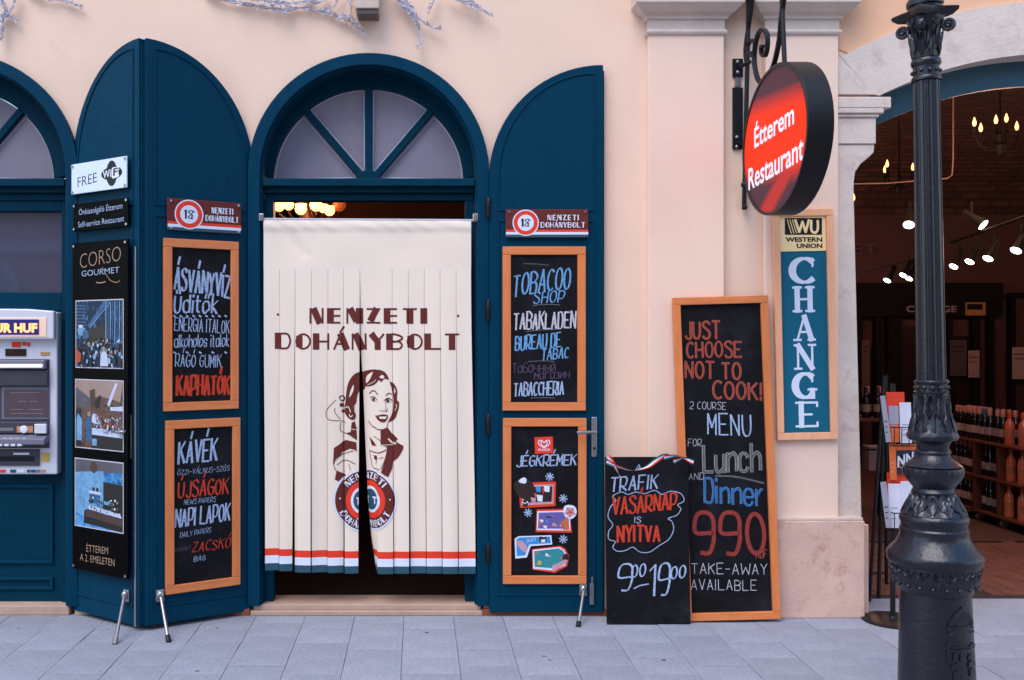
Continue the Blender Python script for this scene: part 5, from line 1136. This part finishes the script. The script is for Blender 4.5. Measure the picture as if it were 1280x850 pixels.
pl = bpy.data.lights.new('chandelier_light', 'POINT'); po = bpy.data.objects.new('chandelier_light', pl); COL.objects.link(po); po.location = (c0.x, 1.0, c0.z+.1); pl.energy = 9; pl.color = (1, .5, .25); pl.shadow_soft_size = .15
# ---------------------------------------------------------------- interior of the hall behind the archway
RX0, RX1, RY1 = 2.3, 10.5, 6.6
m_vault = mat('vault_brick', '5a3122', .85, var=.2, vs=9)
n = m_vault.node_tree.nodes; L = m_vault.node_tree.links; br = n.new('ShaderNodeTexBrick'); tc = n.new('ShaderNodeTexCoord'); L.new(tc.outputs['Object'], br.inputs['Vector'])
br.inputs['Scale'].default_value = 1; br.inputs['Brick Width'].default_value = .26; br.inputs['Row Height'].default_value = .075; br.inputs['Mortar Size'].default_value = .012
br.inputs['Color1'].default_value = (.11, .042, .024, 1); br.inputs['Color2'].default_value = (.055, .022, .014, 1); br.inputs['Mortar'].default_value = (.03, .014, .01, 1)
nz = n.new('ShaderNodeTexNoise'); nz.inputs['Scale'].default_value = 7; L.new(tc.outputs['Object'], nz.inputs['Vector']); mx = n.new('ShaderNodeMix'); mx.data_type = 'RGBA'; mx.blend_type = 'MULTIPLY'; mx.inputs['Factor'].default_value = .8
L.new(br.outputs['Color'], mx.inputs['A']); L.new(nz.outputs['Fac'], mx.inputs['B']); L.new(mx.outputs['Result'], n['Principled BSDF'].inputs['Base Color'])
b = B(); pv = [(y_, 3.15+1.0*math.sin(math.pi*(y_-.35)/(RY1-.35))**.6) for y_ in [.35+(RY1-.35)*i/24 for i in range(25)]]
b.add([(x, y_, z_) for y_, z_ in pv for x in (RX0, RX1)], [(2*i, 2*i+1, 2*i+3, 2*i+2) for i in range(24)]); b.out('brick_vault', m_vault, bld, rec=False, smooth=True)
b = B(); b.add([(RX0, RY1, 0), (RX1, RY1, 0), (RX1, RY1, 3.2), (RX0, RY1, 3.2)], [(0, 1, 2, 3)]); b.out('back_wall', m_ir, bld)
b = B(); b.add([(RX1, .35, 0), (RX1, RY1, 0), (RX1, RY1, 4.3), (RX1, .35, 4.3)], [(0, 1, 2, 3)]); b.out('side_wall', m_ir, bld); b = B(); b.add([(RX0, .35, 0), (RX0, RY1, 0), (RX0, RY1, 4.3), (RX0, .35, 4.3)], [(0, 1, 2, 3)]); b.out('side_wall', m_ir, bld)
# brick floor: near bricks one by one in herringbone, the rest as one sheet
m_fb = mat('red_floor_brick', '643427', .7, var=.15, vs=12, bump=.2, objvar=.16)
fl_m = mat('red_floor_far', '502a20', .7, var=.25, vs=14)
b = B(); b.add([(RX0, .34, -.006), (RX1, .34, -.006), (RX1, RY1, -.006), (RX0, RY1, -.006)], [(0, 1, 2, 3)]); b.out('hall_floor', mat('mortar', '241814', .9), bld)
b = B(); b.add([(RX0, 1.97, .001), (RX1, 1.97, .001), (RX1, RY1, .002), (RX0, RY1, .002)], [(0, 1, 2, 3)]); b.out('hall_floor', fl_m, bld)
b = B(); b.box(-.097, .097, -.047, .047, -.02, .001); src = None; rq = random.Random(8); cnt = 0
for i in range(0, 32):
    for j in range(-1, 17):
        k = (i-j) % 4
        if k not in (0, 3): continue
        cx, cy = (2.45+(i+1)*.1, .42+(j+.5)*.1) if k == 0 else (2.45+(i+.5)*.1, .42+(j+1)*.1)
        if not (2.5 < cx < 5.3 and .43 < cy < 1.95) or cnt > 290 or cx > 3.2+cy*1.1+1.2: continue
        if src is None: src = b.out('floor_brick', m_fb, bld, bevel=.003); o = src
        else: o = copy_of(src, bld)
        o.location = (cx, cy, rq.uniform(-.001, .001)); o.rotation_euler = (0, 0, 0 if k == 0 else R(90)); cnt += 1
sb = B(); sb.box(sx(1085), AX1, -.042, .33, -.03, .0); sb.out('stone_strip', m_slab, ground, bevel=.003)
# dark shopfront at the back, with lettering and posters
bw = thing('inner_shopfront', 'dark inner shopfront with a CHANGE fascia at the back of the hall', 'shopfront', frame(4.6, RY1-.1, 0))
def Q(px, py, y_): return P(px, py, y_)
def slabq(x0, x1, y0, y1, yy_, d, m, nm, par): a = P(x0, y1, yy_); c = P(x1, y0, yy_); b = B(); b.box(a.x, c.x, yy_-d, yy_, max(a.z, .003), c.z); return b.out(nm, m, par, bevel=.004)
yb = RY1-.02
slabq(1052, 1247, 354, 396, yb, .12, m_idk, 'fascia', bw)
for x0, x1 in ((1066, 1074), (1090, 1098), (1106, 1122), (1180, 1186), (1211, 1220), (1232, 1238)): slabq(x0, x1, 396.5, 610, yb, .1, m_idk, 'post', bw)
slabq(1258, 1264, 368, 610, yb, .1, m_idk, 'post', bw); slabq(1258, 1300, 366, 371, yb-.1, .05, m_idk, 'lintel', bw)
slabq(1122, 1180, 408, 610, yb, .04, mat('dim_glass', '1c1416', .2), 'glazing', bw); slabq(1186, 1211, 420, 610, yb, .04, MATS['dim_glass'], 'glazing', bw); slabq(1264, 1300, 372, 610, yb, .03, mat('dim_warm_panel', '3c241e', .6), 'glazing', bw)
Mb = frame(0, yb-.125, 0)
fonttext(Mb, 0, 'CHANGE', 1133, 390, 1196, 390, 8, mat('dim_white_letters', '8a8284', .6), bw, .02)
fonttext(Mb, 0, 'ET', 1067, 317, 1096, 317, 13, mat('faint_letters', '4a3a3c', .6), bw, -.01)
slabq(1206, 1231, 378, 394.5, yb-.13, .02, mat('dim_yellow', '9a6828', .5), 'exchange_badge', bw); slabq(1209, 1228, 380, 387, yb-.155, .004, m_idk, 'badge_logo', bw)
for k, (x0, y0, x1, y1) in enumerate(((1210, 438, 1224, 472), (1265, 434, 1290, 474), (1077, 425, 1087, 500), (1187, 425, 1208, 470))):
    p = thing('poster', ['pale notice on the dark post between the glazing of the inner shopfront', 'larger pale notice on the right-hand bay of the inner shopfront', 'narrow dim notice at the left of the inner shopfront', 'grey notice behind the glass beside the lamp post'][k], 'poster', frame(*P((x0+x1)/2, y1, yb-.2)))
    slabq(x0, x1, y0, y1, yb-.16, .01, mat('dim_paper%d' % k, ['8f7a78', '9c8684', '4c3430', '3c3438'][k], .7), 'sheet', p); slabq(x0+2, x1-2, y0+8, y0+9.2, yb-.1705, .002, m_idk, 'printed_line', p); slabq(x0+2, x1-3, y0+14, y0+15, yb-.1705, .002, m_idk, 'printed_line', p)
# shelf unit of bottles along the right side, facing left
MSH = Matrix(((0, 1, 0, 4.86), (-1, 0, 0, 0), (0, 0, 1, 0), (0, 0, 0, 1)))
t = thing('bottle_shelf', 'brown wooden shelf unit on castors filled with wine bottles, right of the lamp post', 'shelf', MSH @ Matrix.Translation((-2.6, 0, 0)))
m_sw = mat('brown_shelf_wood', '5e2c1a', .5, var=.15, vs=6)
XA, XB = U(MSH, 1180, 600)[0], -1.75
ups = [U(MSH, p, 600)[0] for p in (1185, 1219, 1249)]+[XB]
SHZ = [.1, .40, .70]
for z_ in SHZ: B(MSH).box(ups[0], XB, -.02, .3, z_-.02, z_).out('shelf_board', m_sw, t, bevel=.003)
for u_ in ups:
    B(MSH).box(u_-.018, u_+.018, -.015, .3, .1005, .3795).out('divider', m_sw, t, bevel=.003); B(MSH).box(u_-.018, u_+.018, -.015, .3, .4005, .6795).out('divider', m_sw, t, bevel=.003)
B(MSH).box(ups[0], XB, .3, .32, .05, .70).out('back_panel', m_idk, t)
for u_ in ups:
    b = B(MSH); b.lathe([(.03, -.015), (.035, -.01), (.035, .01), (.03, .015)], (u_, .04, .036), 14, 'X'); b.out('castor', m_steel, t, smooth=True)
m_bd = mat('dark_bottle_glass', '0a0807', .12, coat=.6); m_bp = mat('rose_wine_glass', 'c05a3a', .15, coat=.5, emit=.03); m_lab = mat('paper_label', 'b8968e', .7, var=.3, vs=40, objvar=.35); m_capw = mat('foil_cap', 'c88878', .4); m_capb = mat('blue_foil', '2c5a88', .4); m_capo = mat('orange_foil', 'c8552c', .4)
def bottle(glass, cap, lab):
    r = .036; o = thing('wine_bottle', '', 'bottle', I4)
    b = B(); b.lathe([(r*.9, 0), (r, .006), (r, .16), (r*.85, .185), (r*.42, .21), (r*.38, .255), (r*.44, .262), (r*.44, .272), (.004, .274)], (0, 0, 0), 12); b.out('glass', glass, o, smooth=True)
    b = B(); b.lathe([(r*.47, .222), (r*.5, .272), (r*.46, .276), (.003, .2765)], (0, 0, 0), 10); b.out('foil', cap, o, smooth=True)
    b = B(); b.lathe([(r*1.02, .055), (r*1.025, .06), (r*1.025, .115), (r*1.02, .12)], (0, 0, 0), 12); b.out('label', lab, o, smooth=True); return o
kinds = [bottle(m_bd, m_capw, m_lab), bottle(m_bd, m_capb, m_lab), bottle(m_bp, m_capo, mat('orange_label2', 'b8603c', .6)), bottle(m_bd, m_bd, mat('dim_label', '8f7c72', .7))]
used = [False]*4; rows = ['on top of the shelf unit', 'on the middle shelf of the unit', 'on the bottom shelf of the unit']
desc = ['dark wine bottle with pale foil cap standing ', 'dark wine bottle with blue foil cap standing ', 'orange-pink rosé bottle with orange foil standing ', 'dark wine bottle with dark neck standing ']
sd = ['dark bottle, pale cap', 'dark bottle, blue cap', 'rosé bottle', 'all-dark bottle']
def put(k, M_, u_, d_, z_, lab, grp):
    o = kinds[k] if not used[k] else copy_tree(kinds[k]); used[k] = True
    p = M_ @ Vector((u_, d_, z_)); o.location = p; o.rotation_euler = (0, 0, rq.uniform(0, 6)); o['label'] = lab; o['group'] = grp
for ri, z_ in enumerate(SHZ[::-1]):
    for bi in range(3):
        n_ = (7, 4, 5)[bi] if ri == 0 else (6, 4, 5)[bi]; a, c = ups[bi]+.05, ups[bi+1]-.05
        for j in range(n_):
            k = (0, 1 if j % 2 else 3, 2)[bi] if bi != 1 else (1 if j < 1 else (3 if ri else 0))
            od = ['first', 'second', 'third', 'fourth', 'fifth', 'sixth', 'seventh'][j]; bay = ['left', 'middle', 'right'][bi]; sh_ = ['on top', 'on middle shelf', 'on bottom shelf'][ri]
            put(k, MSH, a+(c-a)*j/(n_-1), .06+rq.uniform(-.01, .01), z_+.001, sd[k]+', %s from left, front row %s, %s bay' % (od, sh_, bay), 'wine bottles on the shelf unit')
            if ri == 0: put(k, MSH, a+(c-a)*(j+.4)/(n_-1)-.02, .16, z_+.001, sd[k]+', %s from left, back row %s, %s bay' % (od, sh_, bay), 'wine bottles on the shelf unit')
# dim table of bottles at the left
t = thing('display_table', 'dark display table with bottles seen behind the easel at the left of the hall', 'table', frame(3.35, 3.0, 0))
a = P(1066, 523, 3.0); c = P(1107, 523, 3.0); B().box(a.x, c.x, 3.0, 3.5, a.z-.03, a.z).out('table_top', m_sw, t, bevel=.004)
for x_ in (a.x+.03, c.x-.03):
    for y_ in (3.03, 3.47): B().box(x_-.02, x_+.02, y_-.02, y_+.02, .003, a.z-.0305).out('leg', m_idk, t)
for j in range(6): put(0 if j % 2 else 3, frame(a.x+.04+j*.052+(.03 if False else 0), 3.06, 0), 0, (j % 2)*.08, a.z+.001, desc[0 if j % 2 else 3][:-9]+'%s from the left on the dark display table' % ['first', 'second', 'third', 'fourth', 'fifth', 'sixth'][j], 'bottles on the display table')
t = thing('carton', 'pale cardboard carton under the dark display table', 'box', frame(*P(1087, 586, 2.9))); slabq(1077, 1097, 556, 586, 2.99, .14, mat('dim_carton', '8f7a78', .8), 'carton_body', t); slabq(1078, 1096, 561, 563, 2.84, .003, m_idk, 'printed_line', t)
# ---------------------------------------------------------------- lamps of the hall
def candelabra(label, cpx, cpy, yy_, bulbs, top):
    t = thing('chandelier', label, 'chandelier', frame(*P(cpx, cpy, yy_))); c0 = P(cpx, cpy, yy_); s = F/(D+yy_)
    b = B(); b.lathe([(.006, P(cpx, top, yy_).z-c0.z), (.008, .12), (.03, .09), (.02, .03), (.045, 0), (.02, -.05), (.004, -.08)], tuple(c0), 12); b.out('stem', m_idk, t, smooth=True)
    for px, py in bulbs:
        c = P(px, py, yy_+.1*math.sin(px)); b = B(); b.lathe([(.008, -.03), (.014, -.014), (.015, 0), (.009, .022), (.0015, .044)], tuple(c), 10); b.out('candle_bulb', m_bulb, t, smooth=True)
        b = B(); b.lathe([(.018, -.042), (.014, -.055), (.013, -.1), (.024, -.105), (.008, -.115)], tuple(c), 10); b.out('candle_holder', m_idk, t, smooth=True)
        e = Vector((c.x, c.y, c.z-.11)); q = [c0, c0.lerp(e, .3)+Vector((0, 0, -.05)), c0.lerp(e, .75)+Vector((0, 0, -.07)), e]; b = B(); b.tube(q, .007, 6); b.out('arm', m_idk, t, smooth=True)
candelabra('lit candle-bulb chandelier hanging high on the right of the lamp post', 1250, 182, 2.5, [(1218, 153), (1226, 160), (1258, 148), (1271, 158), (1245, 150)], 95)
candelabra('lit candle-bulb chandelier just left of the lamp post shaft', 1124, 232, 4.2, [(1109, 205), (1106, 212), (1141, 209)], 150)
candelabra('small lit lamp by the stone jamb, mostly hidden by it', 1060, 262, 4.8, [(1067, 247)], 200)
tr = thing('lighting_track', 'black lighting track slanting across the hall, carrying five spotlights', 'lighting track', frame(*P(1235, 285, 2.2)))
b = B(); b.tube([P(1188, 303, 2.6), P(1300, 264, 1.9)], .012, 6); b.out('rail', m_idk, tr)
tr2 = thing('lighting_track', 'black lighting track low between the stone jamb and the lamp post', 'lighting track', frame(*P(1110, 335, 4.6)))
b = B(); b.tube([P(1066, 341, 5.0), P(1150, 322, 4.2)], .012, 6); b.out('rail', m_idk, tr2)
sp = [(1192, 333, 2.6, .05), (1212, 327, 2.5, .052), (1235, 323, 2.35, .056), (1270, 313, 2.1, .06), (1229, 281, 2.3, .066), (1136, 281, 2.6, .062), (1109, 350.5, 4.6, .055), (1129, 344, 4.4, .055), (1136, 348, 4.4, .055)]
sl_ = ['lit spotlight nearest the lamp post in the row of four', 'second spotlight from the lamp post in the row of four', 'third spotlight from the lamp post in the row of four', 'spotlight furthest right in the row of four', 'large lit spotlight above the row of four, tilted to the right', 'lit spotlight just left of the lamp post, level with the hanging sign', 'small far spotlight midway between jamb and lamp post', 'small far spotlight left of its close neighbour beside the lamp post', 'small far spotlight touching the left edge of the lamp post']
for k, (px, py, yy_, r) in enumerate(sp):
    c = P(px, py, yy_); dirv = Vector((-.75, -.35, -1.0)) if k != 4 else Vector((.42, -.62, -.62))
    if k == 5: dirv = Vector((-.6, -.9, -1.1))
    r *= .72; dirv.normalize(); Mq = Matrix.Translation(c) @ dirv.to_track_quat('Z', 'Y').to_matrix().to_4x4()
    t = thing('spotlight', sl_[k], 'lamp', Mq); b = B(Mq); b.lathe([(r*.35, -.2), (r*.55, -.18), (r*.7, -.1), (r, -.02), (r*1.05, .004), (r*.98, .004), (r*.96, -.004)], (0, 0, 0), 18); b.out('lamp_body', m_idk, t, smooth=True)
    b = B(Mq); b.lathe([(r*.95, -.003), (r*.95, .001), (r*.4, .004)], (0, 0, 0), 18); b.out('lens', m_bulb2, t)
    tp = c-dirv*.12; b = B(); b.tube([tp, tp+Vector((0, 0, .12))], .01, 6); b.out('yoke', m_idk, t)
for (x_, y_, z_, e, c_) in ((3.9, 2.3, 3.1, 12, (1, .5, .3)), (7.2, 3.8, 2.6, 16, (1, .55, .45)), (4.6, 2.0, 2.9, 14, (1, .55, .35)), (3.3, 3.6, 2.6, 8, (1, .6, .45)), (4.2, 4.8, 2.5, 16, (1, .5, .4))):  # unseen point lights added to brighten the hall and its vault
    pl = bpy.data.lights.new('hall_light', 'POINT'); po = bpy.data.objects.new('hall_light', pl); COL.objects.link(po); po.location = (x_, y_, z_); pl.energy = e*1.3; pl.color = c_; pl.shadow_soft_size = .2
t = thing('conduit_pipe', 'thin pale pipe running along the vault and down behind the lamp post', 'pipe', frame(*P(1190, 222, 2.9))); b = B(); b.tube([P(1062, 230, 3.2), P(1110, 229, 3.2), P(1184, 223, 2.9), P(1190, 219, 2.9), P(1191.5, 200, 2.9), P(1191.5, 118, 2.9)], .006, 6); b.out('pipe', mat('pale_pipe', '8a6a5c', .6), t, smooth=True)
# ---------------------------------------------------------------- magazine stand and easel at the opening
GX, GY = P(1116, 775, -.13).x, -.13
t = thing('magazine_stand', 'black wire magazine stand with round base beside the stone jamb', 'stand', frame(GX, GY, 0))
b = B(); b.lathe([(.165, .001), (.165, .008), (.15, .014), (.02, .018), (.014, .03)], (GX, GY, 0), 36); b.out('round_base', m_black, t, smooth=True)
b = B(); b.tube([(GX, GY, .02), (GX, GY, zq(480, GY))], .014, 10); b.out('pole', m_black, t, smooth=True)
mg = [mat('magazine_white', 'd8d4e2', .4), mat('magazine_red', 'e03c1c', .4), mat('magazine_grey', '9a98a8', .4), mat('magazine_orange', 'd8642c', .4), mat('magazine_navy', '1c2036', .4)]
def pocket(py0, py1):
    b = B(); za, zb = zq(py1, GY), zq(py0, GY); xa, xb = P(1107, 0, GY).x, P(1152, 0, GY).x
    for z_ in (za, za+(zb-za)*.35, ):
        b.tube([(xa, GY-.02, z_), (xa, GY-.1, z_), (xb, GY-.1, z_), (xb, GY-.02, z_), (xa, GY-.02, z_)], .003, 5)
    for k in range(6): x_ = xa+(xb-xa)*k/5; b.tube([(x_, GY-.1, za), (x_, GY-.1, za+(zb-za)*.35)], .0025, 5)
    b.out('wire_pocket', m_black, t)
def magazine(label, px0, px1, py0, py1, dy, m_, lean=.06, head=None, mh=None, rot=.0):
    a = P(px0, py1, GY-.05-dy); w_ = (px1-px0)/222; h_ = (py1-py0)/222; Mq = frame(a.x, GY-.05-dy, a.z, 0, rot, -lean)
    o = thing('magazine', label, 'magazine', Mq, 'magazines in the wire stand'); B(Mq).box(0, w_, 0, .006, 0, h_).out('cover', m_, o, bevel=.001)
    if head: B(Mq).box(.0, w_, -.0012, -.0002, h_*(1-head), h_).out('masthead', mh, o)
    for k in range(3): B(Mq).box(w_*.15, w_*(.5+.1*k), -.001, -.0002, h_*(.2+.12*k), h_*(.2+.12*k)+.006).out('printed_line', mg[2 if m_ is not mg[2] else 4], o)
pocket(490, 555); pocket(592, 662)
magazine('red-topped magazine in the upper pocket of the stand', 1110, 1132, 491, 552, 0, mg[1], head=.0)
magazine('orange and white magazine in front of the red one in the upper pocket', 1112, 1124, 508, 553, .015, mg[3], head=.5, mh=mg[2])
magazine('white magazine at the right of the upper pocket', 1126, 1140, 504, 554, .02, mg[0])
magazine('grey magazine edge at the left of the upper pocket', 1108, 1114, 496, 553, .03, mg[2], rot=-.1)
magazine('dark magazine with large white letters in the gap between pockets', 1121, 1146, 556, 592, 0, mg[4], head=.2, mh=mg[3])
magazine('orange magazine on the left between the pockets', 1113, 1121, 555, 600, .01, mg[3])
magazine('red magazine at the back of the lower pocket', 1111, 1146, 592, 655, 0, mg[1])
magazine('white newspaper in the lower pocket of the stand', 1112, 1128, 606, 660, .02, mg[0])
magazine('second white newspaper in the lower pocket, right of the first', 1128, 1146, 603, 661, .026, mg[0])
magazine('grey newspaper edge at the left of the lower pocket', 1108, 1115, 604, 660, .04, mg[2], rot=-.1)
fonttext(frame(0, GY-.0575, 0), 0, 'NN', 1122, 584, 1142, 578, 14, mg[0], [o for o in bpy.data.objects if o.get('label', '').startswith('dark magazine')][0], .03)
t = thing('easel', 'black folding easel standing just inside the archway behind the magazine stand', 'easel', frame(P(1098, 0, .5).x, .5, 0))
for (xa, ya, xb, yb_, y0, y1) in ((1105, 470, 1086.5, 752, .42, .42), (1106, 470, 1098, 748, .42, .5), (1108, 468, 1108, 730, .44, .9)):
    b = B(); p1 = P(xa, ya, y0); s_ = (yb_-HY)/CH; p2 = Vector(((xb-HX)/s_, F/s_-D, .003)); p1.y = p2.y+.02; p1 = P(xa, ya, p2.y); b.tube([p1, p2], .011, 8); b.out('leg', m_black, t, smooth=True)
b = B(); b.tube([P(1088, 716, .4), P(1104, 716, .4)], .008, 8); b.out('crossbar', m_black, t)
# ---------------------------------------------------------------- house across the street (seen in the window panes)
oh = thing('opposite_house', 'cream house with arched windows across the street, reflected in the panes', 'house', frame(0, -17, 0))
m_op = mat('apricot_render', 'c9a286', .85, var=.05)
b = B(); b.box(-16, 18, -17.6, -17, 0, 8.5); b.out('wall', m_op, oh)
b = B(); b.box(-16, 18, -16.98, -16.85, 3.6, 3.9); b.out('cornice', m_cap, oh); b = B(); b.box(-16.2, 18.2, -17.1, -16.6, 8.502, 8.9); b.out('eaves', m_cap, oh)
src = None
for fz, zc_ in ((0, 1.0), (1, 5.0)):
    for k in range(9):
        if src is None:
            b = B(frame(0, -17, 0)); pts = [(-.8, 0), (.8, 0)]+arc(0, 1.7, .8, .8, 0, 180, 12); b.prism(pts, .001, .06); src = b.out('arched_window', MATS['dark_window_glass'], oh); o = src
            b = B(frame(0, -17, 0)); b.band([(-.95, 0)]+arc(0, 1.7, .95, .95, 180, 0, 14)+[(.95, 0)], [(-.8, 0)]+arc(0, 1.7, .8, .8, 180, 0, 14)+[(.8, 0)], -.0, .12); b.out('window_surround', m_cap, src)
        else:
            o = copy_of(src, oh)
            for g in src.children: copy_of(g, o)
        o.location = (-14+3.6*k, .0+.0, zc_-.0)
